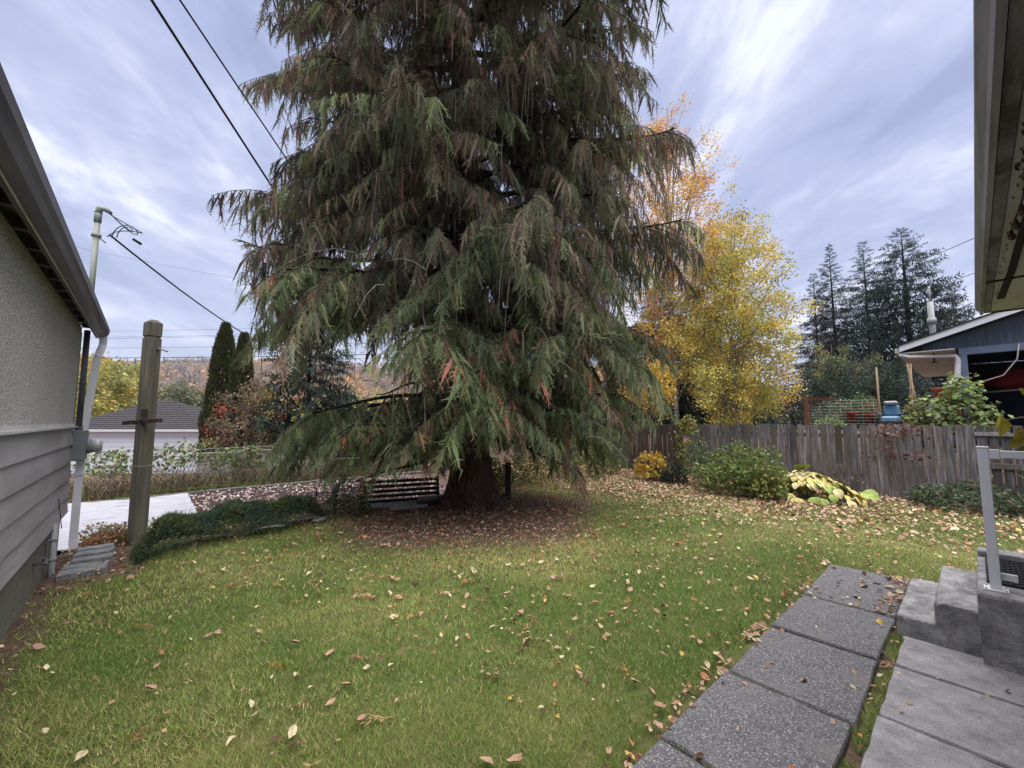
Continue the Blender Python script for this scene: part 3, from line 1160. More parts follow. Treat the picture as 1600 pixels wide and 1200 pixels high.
def build_fence():
    zt = 1.50
    f1 = thing('board_fence', (11.8, 5.45, 0), 'long grey weathered board fence with vertical pickets at the right', 'fence')
    f2 = thing('brown_fence', (11.8, 5.75, 0), 'darker brown board fence section beside the cedar and birch', 'fence')
    rr = random.Random(11)
    meshes = []
    for i in range(8):
        top = rr.uniform(-.012, .012)
        w = .0665 + rr.uniform(-.004, .003)
        j = [rr.uniform(-.004, .004) for _ in range(6)]
        m = MB()
        d = .009
        lo = [(-d, -w + j[0], 0), (d, -w + j[0], 0), (d, w + j[1], 0), (-d, w + j[1], 0)]
        mi = [(-d + j[4], -w + j[2], .8), (d + j[4], -w + j[2], .8), (d + j[4], w + j[3], .8), (-d + j[4], w + j[3], .8)]
        cut = rr.uniform(.01, .03)
        hi = [(-d, -w + .004, 1.5 + top - (cut if i % 3 == 0 else 0)), (d, -w + .004, 1.5 + top - (cut if i % 3 == 0 else 0)), (d, w - .004, 1.5 + top), (-d, w - .004, 1.5 + top)]
        m.hexa(lo, mi)
        m.hexa([(a, b, c + .0005) for a, b, c in mi], hi)
        meshes.append((m.mesh('picket', PICKG), m.mesh('picket', PICKB)))
    y = 5.38
    k = 0
    while y > -3.2:
        me = meshes[rr.randrange(8)][0]
        o = inst('picket', me, f1, (rr.uniform(-.006, .006), y - 5.45, -.06 + rr.uniform(-.02, .02)), (rr.uniform(-.006, .006), rr.uniform(-.01, .01), 0), (1, 1, 1.028))
        y -= .142 + rr.uniform(-.002, .005)
        k += 1
    y = 5.85
    while y < 10.5:
        me = meshes[rr.randrange(8)][1]
        inst('picket', me, f2, (rr.uniform(-.006, .006), y - 5.75, -.03 + rr.uniform(-.015, .015)), (rr.uniform(-.005, .005), rr.uniform(-.01, .01), 0), (1, 1.0, 1.005))
        y += .150 + rr.uniform(-.002, .004)
    for z in (.35, 1.2):
        MB().box(.012, .05, -8.6, .0, z, z + .09).build('rail', PICKG, f1)
        MB().box(.012, .05, .03, 4.8, z, z + .09).build('rail', PICKB, f2)
    for yy in (-.03, -2.4, -4.8, -7.2):
        MB().box(.052, .14, yy - .045, yy + .045, -.2, 1.46).build('post', PICKG, f1)
    for yy in (.08, 2.4, 4.6):
        MB().box(.052, .14, yy - .045, yy + .045, -.2, 1.46).build('post', PICKB, f2)
    # boards fixed across the near face at the right-hand end
    MB().box(-.045, -.012, -8.2, -5.42, 1.30, 1.37).build('cross_board', GREYW, f1, .003)
    MB().box(-.045, -.012, -8.2, -5.42, .70, .80).build('cross_board', PICKG, f1, .003)


build_fence()

# ------------------------------------------------------------------ clothes post


def build_post():
    t = thing('wooden_post', (-.01, 7.46, 0), 'tall square weathered timber post standing behind the low shrubs', 'post', rz=R(24))
    w = .078
    m = MB().box(-w, w, -w, w, -.1, 2.72)
    m.build('shaft', POSTW, t, .006)
    w2 = .066
    MB().box(-w2, w2, -w2, w2, 2.721, 2.745).build('notch', POSTW, t)
    m = MB()
    m.hexa([(-w, -w, 2.746), (w, -w, 2.746), (w, w, 2.746), (-w, w, 2.746)], [(-w, -w, 2.93), (w, -w, 2.93), (w, w, 2.93), (-w, w, 2.93)])
    m.hexa([(-w, -w, 2.931), (w, -w, 2.931), (w, w, 2.931), (-w, w, 2.931)], [(-w * .45, -w * .45, 2.975), (w * .45, -w * .45, 2.975), (w * .45, w * .45, 2.975), (-w * .45, w * .45, 2.975)])
    m.build('cap', POSTW, t, .004)
    # short dark cleat across the near face
    q = Vector((math.sin(YAW), -math.cos(YAW), 0))
    q.rotate(Matrix.Rotation(-R(24), 3, 'Z'))
    c = Vector((0, -w - .02, 1.56))
    n = Vector((-w - .02, 0, 1.56))
    mid = Vector((-.085, -.085, 1.575))
    m = MB().bar(mid - q * .25 + Vector((0, 0, -.02)), mid + q * .27 + Vector((0, 0, .02)), .025, .05)
    m.build('cleat', DARKW, t, .003)
    m = MB().bar(mid + q * .03 + Vector((0, 0, .02)), mid + q * .03 + Vector((0, 0, .17)), .02, .07, (1, 0, 0))
    m.build('block', DARKW, t, .003)
    m = MB().tube([Vector((.0, 0, 2.56)) + q * .07, Vector((-.02, -.02, 2.57)) + q * .13, Vector((-.02, -.02, 2.545)) + q * .20, Vector((-.02, -.02, 2.53)) + q * .235], .012, 8)
    m.build('hook', GALV, t)
    MB().box(-w - .004, w + .004, -w - .004, w + .004, .98, .995).build('band', GALV, t)


build_post()

# ------------------------------------------------------------------ garden beyond the edge


def build_garden():
    # dark soil bed and kerb
    xs = np.linspace(-1.6, 7.0, 60)
    ys = np.linspace(9.2, 13.9, 36)
    X, Y = np.meshgrid(xs, ys, indexing='ij')
    Z = gz_np(X, Y) + .03 + .05 * np.array([mnoise.noise((a * 2.3, b * 2.3, 0)) for a, b in zip(X.ravel(), Y.ravel())]).reshape(X.shape)
    V = np.stack([X, Y, Z], -1).reshape(-1, 3)
    i = np.arange(59)[:, None] * 36 + np.arange(35)[None, :]
    F = np.stack([i, i + 36, i + 37, i + 1], -1).reshape(-1, 4)
    o = np_mesh('garden_bed', V, F, SOIL, smooth=True)
    tag(o, 'dark dug soil of the vegetable bed', 'soil', kind='structure')
    # kerb beyond it
    t = thing('garden_kerb', (-1.4, 14.05, -.42), 'low mossy concrete kerb at the far side of the vegetable bed', 'kerb')
    x_ = 0.0
    while x_ < 9.4:
        l = .9
        MB().box(x_ + .005, x_ + l - .005, -.07, .07, -.2, .10 + random.uniform(-.012, .012)).build('kerb_block', STONE_D, t, .012)
        x_ += l
    # white sheet lying over the left of the bed
    nx, ny = 70, 46
    xs = np.linspace(-1.55, .86, nx)
    ys = np.linspace(9.0, 13.75, ny)
    X, Y = np.meshgrid(xs, ys, indexing='ij')
    # right edge runs in, as laid askew
    X = X + (Y - 9.0) * 0.01
    nn = np.array([mnoise.noise((a * 1.6 + 9, b * 4.6, 2.0)) + .5 * mnoise.noise((a * 4, b * 9, 1.0)) for a, b in zip(X.ravel(), Y.ravel())]).reshape(X.shape)
    Z = gz_np(X, Y) + .115 + .035 * nn
    V = np.stack([X, Y, Z], -1).reshape(-1, 3)
    i = np.arange(nx - 1)[:, None] * ny + np.arange(ny - 1)[None, :]
    F = np.stack([i, i + ny, i + ny + 1, i + 1], -1).reshape(-1, 4)
    V2 = V.copy()
    V2[:, 2] -= .008
    n = len(V)
    rim = []
    idx = [a * ny for a in range(nx)] + [(nx - 1) * ny + b for b in range(1, ny)] + [a * ny + ny - 1 for a in range(nx - 2, -1, -1)] + [b for b in range(ny - 2, 0, -1)]
    for a, b in zip(idx, idx[1:] + idx[:1]):
        rim.append((a, b, b + n, a + n))
    o = np_mesh('ground_sheet', np.concatenate([V, V2]), np.concatenate([F, F[:, ::-1] + n, np.array(rim)]), SHEET, smooth=True)
    tag(o, 'rumpled white plastic sheet lying flat over the garden bed', 'sheet')


build_garden()


def build_bench():
    """low slatted bench standing on the lower ground behind the lawn edge"""
    a = Vector((2.98, 7.40, 0))
    ang = math.atan2(-.62, 1.75)      # runs with the lawn edge, roughly across the view
    t = thing('slatted_bench', tuple(a) , 'low dark slatted garden bench with pale seat boards left of the cedar trunk', 'bench', rz=ang)
    z0 = -.32
    for i in range(5):
        z = .015 + i * .088
        m = MB().box(.02, 1.45, .40 + i * .028, .425 + i * .028, z, z + .052)
        m.build('back_slat', DARKW, t, .003)
        MB().box(.02, 1.45, .385 + i * .028, .43 + i * .028, z + .053, z + .060).build('slat_edge', GREYW, t)
    for i in range(3):
        MB().box(.10, 1.42, .02 + i * .115, .125 + i * .115, -.01, .018).build('seat_board', GREYW, t, .003)
    for x_ in (.0, 1.46):
        MB().bar((x_, .38, -.45), (x_, .55, .47), .05, .05).build('back_post', DARKW, t)
    for x_ in (.15, 1.3):
        for y_ in (.05, .32):
            MB().box(x_ - .03, x_ + .03, y_ - .03, y_ + .03, -.45, -.011).build('leg', DARKW, t)
    p = thing('ball_top_post', (2.62, 7.75, -.3), 'short post with a round stone ball top beside the slatted bench', 'post')
    MB().tube([(0, 0, 0), (0, 0, .62)], .035, 8).build('shaft', DARKW, p)
    m = MB()
    pts = [(0, 0, .60 + .075 * (1 - math.cos(a_))) for a_ in np.linspace(0.15, math.pi - .1, 8)]
    m.tube(pts, [.072 * math.sin(a_) + .004 for a_ in np.linspace(0.15, math.pi - .1, 8)], 14)
    m.build('ball', ROCK, p)
    p = thing('iron_stake', (2.30, 7.78, -.3), 'thin dark stake with a rail standing left of the ball-topped post', 'stake')
    MB().tube([(0, 0, 0), (0, 0, .70)], .014, 6).build('shaft', CABLE, p)
    MB().tube([(0, 0, .62), (.30, -.04, .60)], .011, 6).build('rail', CABLE, p)


build_bench()


def rock_mesh(seed, s=(1, 1, 1)):
    rr = random.Random(seed)
    import bmesh
    bm = bmesh.new()
    bmesh.ops.create_icosphere(bm, subdivisions=2, radius=1)
    for v in bm.verts:
        p = v.co
        k = 1 + .35 * mnoise.noise(p * 1.3 + Vector((seed * 3.1, 0, 0))) + .15 * mnoise.noise(p * 3 + Vector((0, seed, 0)))
        v.co = Vector((p.x * k * s[0], p.y * k * s[1], max(-.6, min(.62, p.z * k)) * s[2]))
    me = bpy.data.meshes.new('stone')
    bm.to_mesh(me)
    bm.free()
    me.materials.append(ROCK)
    return me


def build_stones():
    t = thing('stone_steps', (-.42, 6.0, 0), 'flat grey stone steps sunk in grass beside the house corner', 'steps')
    rr = random.Random(8)
    for i in range(5):
        y = .22 + i * .24
        m = slab_mesh(.17, .36 - .01 * i, .12, ROCK, 60 + i, .02)
        o = m.build('stone', ROCK, t, loc=(-.16 + i * .015 + rr.uniform(-.02, .02), y, .035 + i * .004))
        o.rotation_euler = (rr.uniform(-.04, .04), rr.uniform(-.04, .04), rr.uniform(-.12, .02))
    for (x_, y_, s, lab) in ((2.13, 6.98, (.13, .09, .06), 'small pale grey edging stone beside the round-topped post shrub'),
                             (1.98, 7.16, (.11, .08, .06), 'darker rounded edging stone behind the pale one at the lawn edge')):
        o = inst('edging_stone', rock_mesh(int(x_ * 50), s), None, (x_, y_, .03), (0, 0, .5))
        tag(o, lab, 'stone')


build_stones()

# rough timber edging left of the cedar's base
t = thing('timber_edging', (3.3, 6.95, 0), 'short weathered timbers laid along the ground by the cedar roots', 'edging')
MB().bar((.0, .0, .04), (.62, -.21, .04), .10, .05).build('board', GREYW, t, .004)
MB().bar((.50, -.04, .06), (1.15, -.27, .09), .11, .08).build('timber', DARKW, t, .01)
MB().bar((.60, .10, .12), (1.2, -.10, .14), .09, .06).build('timber', GREYW, t, .01)

p = thing('fence_stub', (5.62, 6.45, 0), 'stubby dark post standing right of the cedar trunk', 'post')
MB().box(-.045, .045, -.045, .045, -.1, .72).build('shaft', DARKW, p, .006)
MB().bar((-.75, .35, .05), (.0, .0, .05), .07, .06).build('log', DARKW, p, .01)

# ------------------------------------------------------------------ wire fence and block pier of the far garden


def build_wire_fence():
    t = thing('wire_fence', (-1.2, 15.2, -.6), 'thin wire garden fence strung on stakes behind the bramble patch', 'fence')
    for i, x_ in enumerate((.2, 1.3, 2.35, 3.5, 4.6, 5.7, 6.8)):
        MB().tube([(x_, 0, 0), (x_ + .02, 0, 1.42)], .012, 6).build('stake', GALV if i % 2 else OFFWHITE, t)
    for z in (.92, 1.36):
        MB().tube([(-.4, 0, z), (2, 0, z - .02), (4.6, 0, z), (7.4, 0, z - .01)], .006, 5).build('wire', ROPE, t)
    pts = [(4.6 + .07 * i, 0, 1.36 - .0 + (.05 if i % 2 else -.10) * (1 if i < 8 else 0)) for i in range(10)]
    MB().tube(pts, .008, 5).build('loose_wire', OFFWHITE, t)
    b = thing('block_pier', (1.35, 17.3, -.75), 'low grey concrete block pier with a flat cap beyond the brambles', 'pier')
    MB().box(0, 1.0, -.2, .2, 0, 1.12).build('shaft', STEP, b, .01)
    MB().box(-.12, 1.18, -.27, .27, 1.121, 1.24).build('cap', STONE_D, b, .01)
    b = thing('low_wall', (3.4, 18.2, -.8), 'low grey wall half hidden behind the brambles and wire fence', 'wall')
    MB().box(0, 3.6, -.12, .12, 0, 1.2).build('face', STEP, b, .01)
    MB().box(-.05, 3.65, -.17, .17, 1.201, 1.27).build('coping', STONE_D, b, .01)


build_wire_fence()


def build_garage():
    A = Vector((2.62, 32.5, 0))
    B = Vector((-4.6, 38.9, 0))
    d = (B - A).normalized()
    n = Vector((d.y, -d.x, 0))      # away from the camera?
    if n.dot(Vector((math.cos(YAW), math.sin(YAW), 0))) < 0:
        n = -n
    W = (B - A).length
    D = 6.2
    t = thing('white_garage', tuple(A + Vector((0, 0, -1.7))), 'white garage with a dark hipped shingle roof beyond the brambles', 'garage')
    o = Vector(t.location)

    def P(u, v, z):
        return A + d * u + n * v + Vector((0, 0, z)) - o
    i_ = .35
    m = MB().hexa([P(i_, i_, -1.9), P(W - i_, i_, -1.9), P(W - i_, D - i_, -1.9), P(i_, D - i_, -1.9)],
                  [P(i_, i_, .90), P(W - i_, i_, .90), P(W - i_, D - i_, .90), P(i_, D - i_, .90)])
    m.build('wall', GARW, t)
    # lap boards on the near wall
    for k in range(8):
        z = -1.6 + k * .30
        MB().hexa([P(i_, i_ - .03, z), P(W - i_, i_ - .03, z), P(W - i_, i_ - .002, z), P(i_, i_ - .002, z)],
                  [P(i_, i_ - .012, z + .28), P(W - i_, i_ - .012, z + .28), P(W - i_, i_ - .002, z + .28), P(i_, i_ - .002, z + .28)]).build('siding_board', GARW, t)
    MB().hexa([P(0, -.02, .86), P(W, -.02, .86), P(W, .02, .86), P(0, .02, .86)],
              [P(0, -.02, 1.03), P(W, -.02, 1.03), P(W, .02, 1.03), P(0, .02, 1.03)]).build('fascia', WHITE, t)
    MB().hexa([P(.03, .021, .87), P(W - .03, .021, .87), P(W - .03, D, .87), P(.03, D, .87)],
              [P(.03, .021, .90 + .002), P(W - .03, .021, .902), P(W - .03, D, .902), P(.03, D, .902)]).build('soffit', OFFWHITE, t)
    r0, r1 = P(W * .46, D * .5, 2.95), P(W * .58, D * .5, 2.95)
    e = [P(-.05, -.05, 1.04), P(W + .05, -.05, 1.04), P(W + .05, D + .05, 1.04), P(-.05, D + .05, 1.04)]
    m = MB().add([*e, r0, r1], [(0, 1, 5, 4), (1, 2, 5), (2, 3, 4, 5), (3, 0, 4), (3, 2, 1, 0)])
    m.build('roof', ASPH, t)
    # shingle courses, laid as lapping strips on the two near slopes
    m = MB()
    N = 15
    for k in range(N):
        for (a, b, ra, rb) in ((e[0], e[1], r0, r1), (e[3], e[0], r0, r0)):
            u0, u1 = k / N, (k + .96) / N
            p0, p1 = a.lerp(ra, u0), b.lerp(rb, u0)
            q0, q1 = a.lerp(ra, u1), b.lerp(rb, u1)
            nn = (p1 - p0).cross(q0 - p0)
            nn.normalize()
            if nn.z < 0:
                nn = -nn
            m.add([p0 + nn * .035, p1 + nn * .035, q1 + nn * .012, q0 + nn * .012, p0 + nn * .002, p1 + nn * .002], [(0, 1, 2, 3), (4, 5, 1, 0)])
    o2 = m.build('shingle_course', ASPH, t)
    o2['kind'] = 'stuff'


build_garage()

# ------------------------------------------------------------------ neighbour beyond the fence


def build_carport():
    X = 15.0
    t = thing('blue_carport', (X, .1, .95), 'blue-grey neighbouring carport with white gable fascia beyond the fence', 'carport')
    o = Vector(t.location)

    def B(mb, name, mat, bevel=0.0):
        return mb.build(name, mat, t, bevel, loc=tuple(-o))
    sl = .335
    ye, ze = 1.23, 3.54
    yr = -4.2
    zr = ze + (ye - yr) * sl
    XB = 24.0
    # white rake fascia
    m = MB().hexa([(X - .03, ye, ze - .13), (X, ye, ze - .13), (X, ye, ze + .02), (X - .03, ye, ze + .02)],
                  [(X - .03, yr, zr - .13), (X, yr, zr - .13), (X, yr, zr + .02), (X - .03, yr, zr + .02)])
    B(m, 'rake_board', WHITE)
    m = MB().hexa([(X - .05, ye + .04, ze + .005), (XB, ye + .04, ze + .005), (XB, yr, zr + .022), (X - .05, yr, zr + .022)],
                  [(X - .05, ye + .04, ze + .045), (XB, ye + .04, ze + .045), (XB, yr, zr + .062), (X - .05, yr, zr + .062)])
    B(m, 'roof', ASPH)
    # gable boards
    k = .17
    y = .80
    while y > yr:
        y2 = y - .19
        z0 = 3.41
        zt1 = ze + (ye - y) * sl - .14
        zt2 = ze + (ye - y2) * sl - .14
        if min(zt1, zt2) > z0 + .02:
            m = MB().hexa([(X + .28, y2 + .004, z0), (X + .30, y2 + .004, z0), (X + .30, y, z0), (X + .28, y, z0)],
                          [(X + .28, y2 + .004, zt2), (X + .30, y2 + .004, zt2), (X + .30, y, zt1), (X + .28, y, zt1)])
            B(m, 'gable_board', BLUEW)
        y = y2
    # underside between rake and gable
    m = MB().hexa([(X + .003, ye - .02, ze - .155), (X + .277, ye - .02, ze - .155), (X + .277, yr, zr - .16), (X + .003, yr, zr - .16)],
                  [(X + .003, ye - .02, ze - .14), (X + .277, ye - .02, ze - .14), (X + .277, yr, zr - .142), (X + .003, yr, zr - .142)])
    B(m, 'rake_soffit', NAVY)
    B(MB().box(X + .25, X + .40, yr, .17, 3.23, 3.405), 'beam', BLUET, .006)
    B(MB().box(X + .25, X + .39, .03, .17, .95, 3.228), 'corner_post', BLUET, .006)
    # eave side: soffit and gutter running away
    B(MB().box(X + .02, XB, .22, ye - .01, 3.365, 3.385), 'side_soffit', OFFWHITE)
    B(MB().box(X + .01, XB, ye, ye + .09, ze - .16, ze - .03), 'gutter', OFFWHITE, .01)
    B(MB().box(X + .42, XB, .17, .20, .95, 3.36), 'side_wall', NAVY)
    B(MB().box(X + 5.0, X + 5.05, yr, .165, .95, 3.41), 'back_wall', NAVY)
    B(MB().box(X + .405, X + 5.05, yr, .165, 3.42, 3.44), 'ceiling', NAVY)
    # vertical boards of the back wall
    for i in range(22):
        y = .15 - i * .2
        B(MB().box(X + 4.97, X + 4.999, y - .19, y, .95, 3.2), 'wall_board', NAVY)
    m = MB().tube([(X + .03, ye + .02, ze - .20), (X + .05, 1.05, 3.26), (X + .20, .35, 3.22), (X + .22, .22, 3.21), (X + .22, .19, 3.10), (X + .20, .22, 2.72), (X + .14, .36, 2.44), (X + .10, .46, 2.30)], [.04, .045, .04, .045, .055, .06, .062, .06], 10)
    B(m, 'downspout', OFFWHITE)
    m = MB().tube([(X + .6, .62, 3.36), (X + .6, .62, 3.14)], .02, 6).box(X + .55, X + .65, .55, .69, 3.12, 3.14)
    B(m, 'lamp_bracket', CABLE)
    c = thing('flue_pipe', (19.5, .75, 3.6), 'thin galvanised flue pipe rising above the neighbouring roof', 'flue')
    MB().tube([(0, 0, 0), (0, 0, 1.95)], .085, 10).build('pipe', GALV, c)
    MB().tube([(0, 0, 1.20), (0, 0, 1.40)], .12, 10).build('collar', GALV, c)
    MB().tube([(.03, 0, 1.95), (.03, 0, 2.5)], .03, 8).build('aerial', GALV, c)
    # red sling inside
    r = thing('red_canoe', (17.6, -.3, 2.4), 'dark red hull slung inside the blue carport', 'boat')
    pts = [(0, .1, .25), (0, -.3, .32), (0, -1.0, .36), (0, -2.0, .36), (0, -3.0, .30)]
    MB().tube(pts, [.10, .28, .38, .40, .30], 12).build('hull', REDC, r)
    MB().tube([(-.30, .3, -.06), (-.40, -1.0, .03), (-.40, -2.4, .12)], .025, 6).build('gunwale', ROPE, r)
    w = tag(MB().tube([(0, -.9, .0), (0, -.85, -.35), (0, -.62, -.72), (0, -.2, -.88), (0, .25, -.82)], .014, 5).build('hanging_cord', ROPE, None, loc=(15.2, .1, 3.38)), 'pale cord looping down from the beam of the blue carport', 'cord')


build_carport()


def build_neighbour_bits():
    z = .95
    t = thing('wire_trellis', (13.5, 3.05, z), 'wire panel fence with a red-brown post beyond the board fence', 'trellis')
    MB().box(-.05, .05, -.05, .05, 0, 1.28).build('post', REDW, t, .004)
    MB().box(-.03, .03, -.62, -.051, 1.17, 1.24).build('top_rail', REDW, t)
    for i in range(9):
        zz = .55 + i * .075
        MB().tube([(0, -.05, zz), (0, -1.5, zz)], .004, 4).build('wire', ROPE, t)
    for i in range(6):
        MB().tube([(.006, -.3 - i * .22, .5), (.006, -.3 - i * .22, 1.15)], .003, 4).build('upright_wire', ROPE, t)
    p = thing('pale_pole', (13.5, 1.55, z), 'slender pale pole standing between the pots and the blue chair', 'pole')
    MB().tube([(0, 0, 0), (0, 0, 1.95)], [.026, .020], 8).build('shaft', CANE, p)
    # teepee of canes
    p = thing('cane_wigwam', (13.5, .92, z), 'wigwam of thin bamboo canes beside the blue chair', 'plant support')
    for a in range(5):
        an = a * 1.256 + .4
        MB().tube([(.18 * math.cos(an), .16 * math.sin(an), 0), (.03 * math.cos(an + 2.5), .04 * math.sin(an + 2.5) + .04, 1.98)], .011, 6).build('cane', CANE, p)
    for zz in (.75, 1.1, 1.4):
        rr_ = .18 * (1 - zz / 2.0)
        MB().tube([(rr_ * math.cos(q), rr_ * math.sin(q) + .02 * zz, zz) for q in np.linspace(0, 6.28, 11)], .005, 4).build('tie', ROPE, p)
    # blue chair with cushions
    c = thing('blue_chair', (13.5, 1.35, z), 'faded blue cushioned chair standing beyond the fence', 'chair')
    MB().box(-.25, .25, -.17, .17, .58, .74).build('seat', BLUEP, c, .04)
    MB().box(.12, .25, -.15, .15, .75, 1.02).build('backrest', BLUEP, c, .04)
    MB().box(.06, .22, -.13, .13, 1.022, 1.11).build('cushion', GALV, c, .03)
    for sx in (-.22, .22):
        for sy in (-.15, .15):
            MB().tube([(sx, sy, 0), (sx, sy, .6)], .016, 6).build('leg', CABLE, c)
    for sy in (-.19, .19):
        MB().box(-.22, .2, sy - .02, sy + .02, .78, .82).build('armrest', BLUEP, c, .01)
    for (y, s, lab) in ((2.10, 1.0, 'larger terracotta pot standing behind the wire panel fence'), (1.78, .8, 'smaller terracotta pot standing next to the pale pole')):
        q = thing('plant_pot', (13.6, y, z + .55), lab, 'pot', 'terracotta pots beyond the fence')
        MB().tube([(0, 0, 0), (0, 0, .24 * s), (0, 0, .26 * s), (0, 0, .31 * s)], [.09 * s, .125 * s, .145 * s, .145 * s], 14).build('body', REDP, q)
        MB().tube([(0, 0, .30 * s), (0, 0, .315 * s)], .12 * s, 12).build('soil', SOIL, q)
    s = thing('plank_shelf', (13.6, 1.9, z), 'narrow plank shelf carrying the terracotta pots', 'shelf')
    MB().box(-.15, .15, -.35, .40, .50, .545).build('board', DARKW, s)
    for y in (-.3, .35):
        MB().box(-.12, .12, y - .03, y + .03, 0, .499).build('leg', DARKW, s)
    b = thing('red_brown_tub', (14.3, .42, z), 'red-brown tub standing under the bent downspout', 'tub')
    MB().tube([(0, 0, 0), (0, 0, 1.32), (0, 0, 1.36), (0, 0, 1.42)], [.17, .22, .24, .24], 14).build('body', REDP, b)
    b = thing('grey_planter', (14.0, .78, z), 'grey slatted planter box behind the cane wigwam', 'planter')
    for i in range(4):
        MB().box(-.2, .2, -.28, .2, .62 + i * .11, .62 + i * .11 + .095).build('board', GALV, b, .005)
    MB().box(-.18, .18, -.26, .18, 0, .619).build('base', DARKW, b)


build_neighbour_bits()

# ------------------------------------------------------------------ numpy value noise
_G = RNG.random((64, 64))


def vnoise(x, y, s):
    x = np.asarray(x, float) * s + 100
    y = np.asarray(y, float) * s + 100
    xi = np.floor(x).astype(int)
    yi = np.floor(y).astype(int)
    fx = x - xi
    fy = y - yi
    fx = fx * fx * (3 - 2 * fx)
    fy = fy * fy * (3 - 2 * fy)
    g = lambda a, b: _G[a % 64, b % 64]
    return (g(xi, yi) * (1 - fx) + g(xi + 1, yi) * fx) * (1 - fy) + (g(xi, yi + 1) * (1 - fx) + g(xi + 1, yi + 1) * fx) * fy


def fbm(x, y, s):
    return vnoise(x, y, s) * .5 + vnoise(x, y, s * 2.1) * .3 + vnoise(x, y, s * 4.3) * .2


SLAB_XS = [-.7, .22, 1.1, 2.00, 2.83, 3.68, 4.54, 5.68]
SLAB2_XS = [.5, 1.45, 2.30, 3.02, 3.70, 4.25]


def on_slab(x, y):
    s1 = (y > .525) & (y < 1.135) & (x > -.7) & (x < 5.66)
    s2 = (y > -1.4) & (y < .45) & (x > .5) & (x < 4.24)
    st = (y < .50) & (x > 4.24) & (x < 5.42)
    return s1 | s2 | st


# ------------------------------------------------------------------ lawn grass
def build_grass():
    parts = []
    for (d0, d1, n, h, w) in ((1.1, 2.6, 170000, .019, .0030), (2.6, 4.5, 170000, .022, .0046), (4.5, 7.5, 120000, .032, .0080), (7.5, 14.5, 90000, .034, .014)):
        u = RNG.random(n)
        d = np.sqrt(d0 * d0 + u * (d1 * d1 - d0 * d0))
        th = YAW + RNG.uniform(-1.05, 1.02, n)
        x, y = d * np.cos(th), d * np.sin(th)
        lit = np.hypot(x - 4.35, y - 6.1)
        b = bare(x, y)
        keep = (x > -.70) & ~on_slab(x, y) & (y < edge_y(x) - .05) & (x < 11.6) & ((y > 1.14) | (x > 5.5))
        keep &= RNG.random(n) > b * 1.05 - .05
        keep &= ~((x > -.72) & (x < -.1) & (y > 6.1))
        keep &= vnoise(x, y, 9.0) > RNG.random(n) * .35
        parts.append((x[keep], y[keep], h * (.55 + .75 * RNG.random(keep.sum())), np.full(keep.sum(), w)))
    # tufts in the joints between the slabs
    jx, jy = [], []
    for xx in SLAB_XS:
        n = 500
        jx.append(xx + RNG.normal(0, .012, n)); jy.append(RNG.uniform(.5, 1.15, n))
    for xx in SLAB2_XS:
        n = 260
        jx.append(xx + RNG.normal(0, .008, n)); jy.append(RNG.uniform(-.7, .48, n))
    n = 5200
    jx.append(RNG.uniform(.4, 4.4, n)); jy.append(RNG.normal(.485, .020, n))
    n = 1500
    jx.append(RNG.uniform(4.1, 4.28, n)); jy.append(RNG.uniform(-.6, .5, n))
    jx, jy = np.concatenate(jx), np.concatenate(jy)
    k = vnoise(jx, jy, 5.0) > .38
    jx, jy = jx[k], jy[k]
    parts.append((jx, jy, .022 + .025 * RNG.random(len(jx)), np.full(len(jx), .004)))
    x = np.concatenate([p[0] for p in parts])
    y = np.concatenate([p[1] for p in parts])
    h = np.concatenate([p[2] for p in parts])
    w = np.concatenate([p[3] for p in parts])
    h = h * (.75 + .6 * vnoise(x, y, 3.0))
    n = len(x)
    a = RNG.uniform(0, 2 * math.pi, n)
    lean = RNG.uniform(.3, 1.5, n)
    la = RNG.uniform(0, 2 * math.pi, n)
    P = np.stack([x, y, gz_np(x, y) - .016], -1)
    S = np.stack([np.cos(a), np.sin(a), 0 * a], -1) * w[:, None] * .5
    T = np.stack([np.cos(la) * lean, np.sin(la) * lean, np.ones(n)], -1)
    T = unit(T) * (h + .016)[:, None]
    V = np.stack([P - S, P + S, P + T], 1).reshape(-1, 3)
    f = fbm(x, y, .55)
    g = fbm(x + 31, y + 7, 1.7)
    green = np.array([.060, .098, .022])
    lush = np.array([.085, .135, .034])
    pale = np.array([.185, .205, .070])
    straw = np.array([.36, .30, .16])
    c = green + (lush - green) * g[:, None]
    k = np.clip((f - .36) * 2.3, 0, .85)[:, None]
    c = c * (1 - k) + pale * k
    st = (RNG.random(n) < .08 + .14 * k[:, 0])[:, None]
    c = np.where(st, straw * .75, c)
    c = c * (1 + RNG.normal(0, .18, (n, 1)))
    c = np.clip(c, .01, .7) * np.array([2.80, 2.66, 2.85])
    V = V.astype(np.float32)
    o = np_mesh('grass', V, np.arange(n * 3).reshape(-1, 3), GRASS, col=np.repeat(c, 3, axis=0))
    tag(o, 'short autumn lawn grass covering the yard', 'grass', kind='stuff')


build_grass()


# ------------------------------------------------------------------ fallen leaves
LEAF_COLS = {'tan': (.44, .29, .20), 'cream': (.60, .52, .34), 'orange': (.44, .20, .10), 'yellow': (.60, .42, .12), 'brown': (.13, .07, .05), 'pink': (.47, .30, .22)}


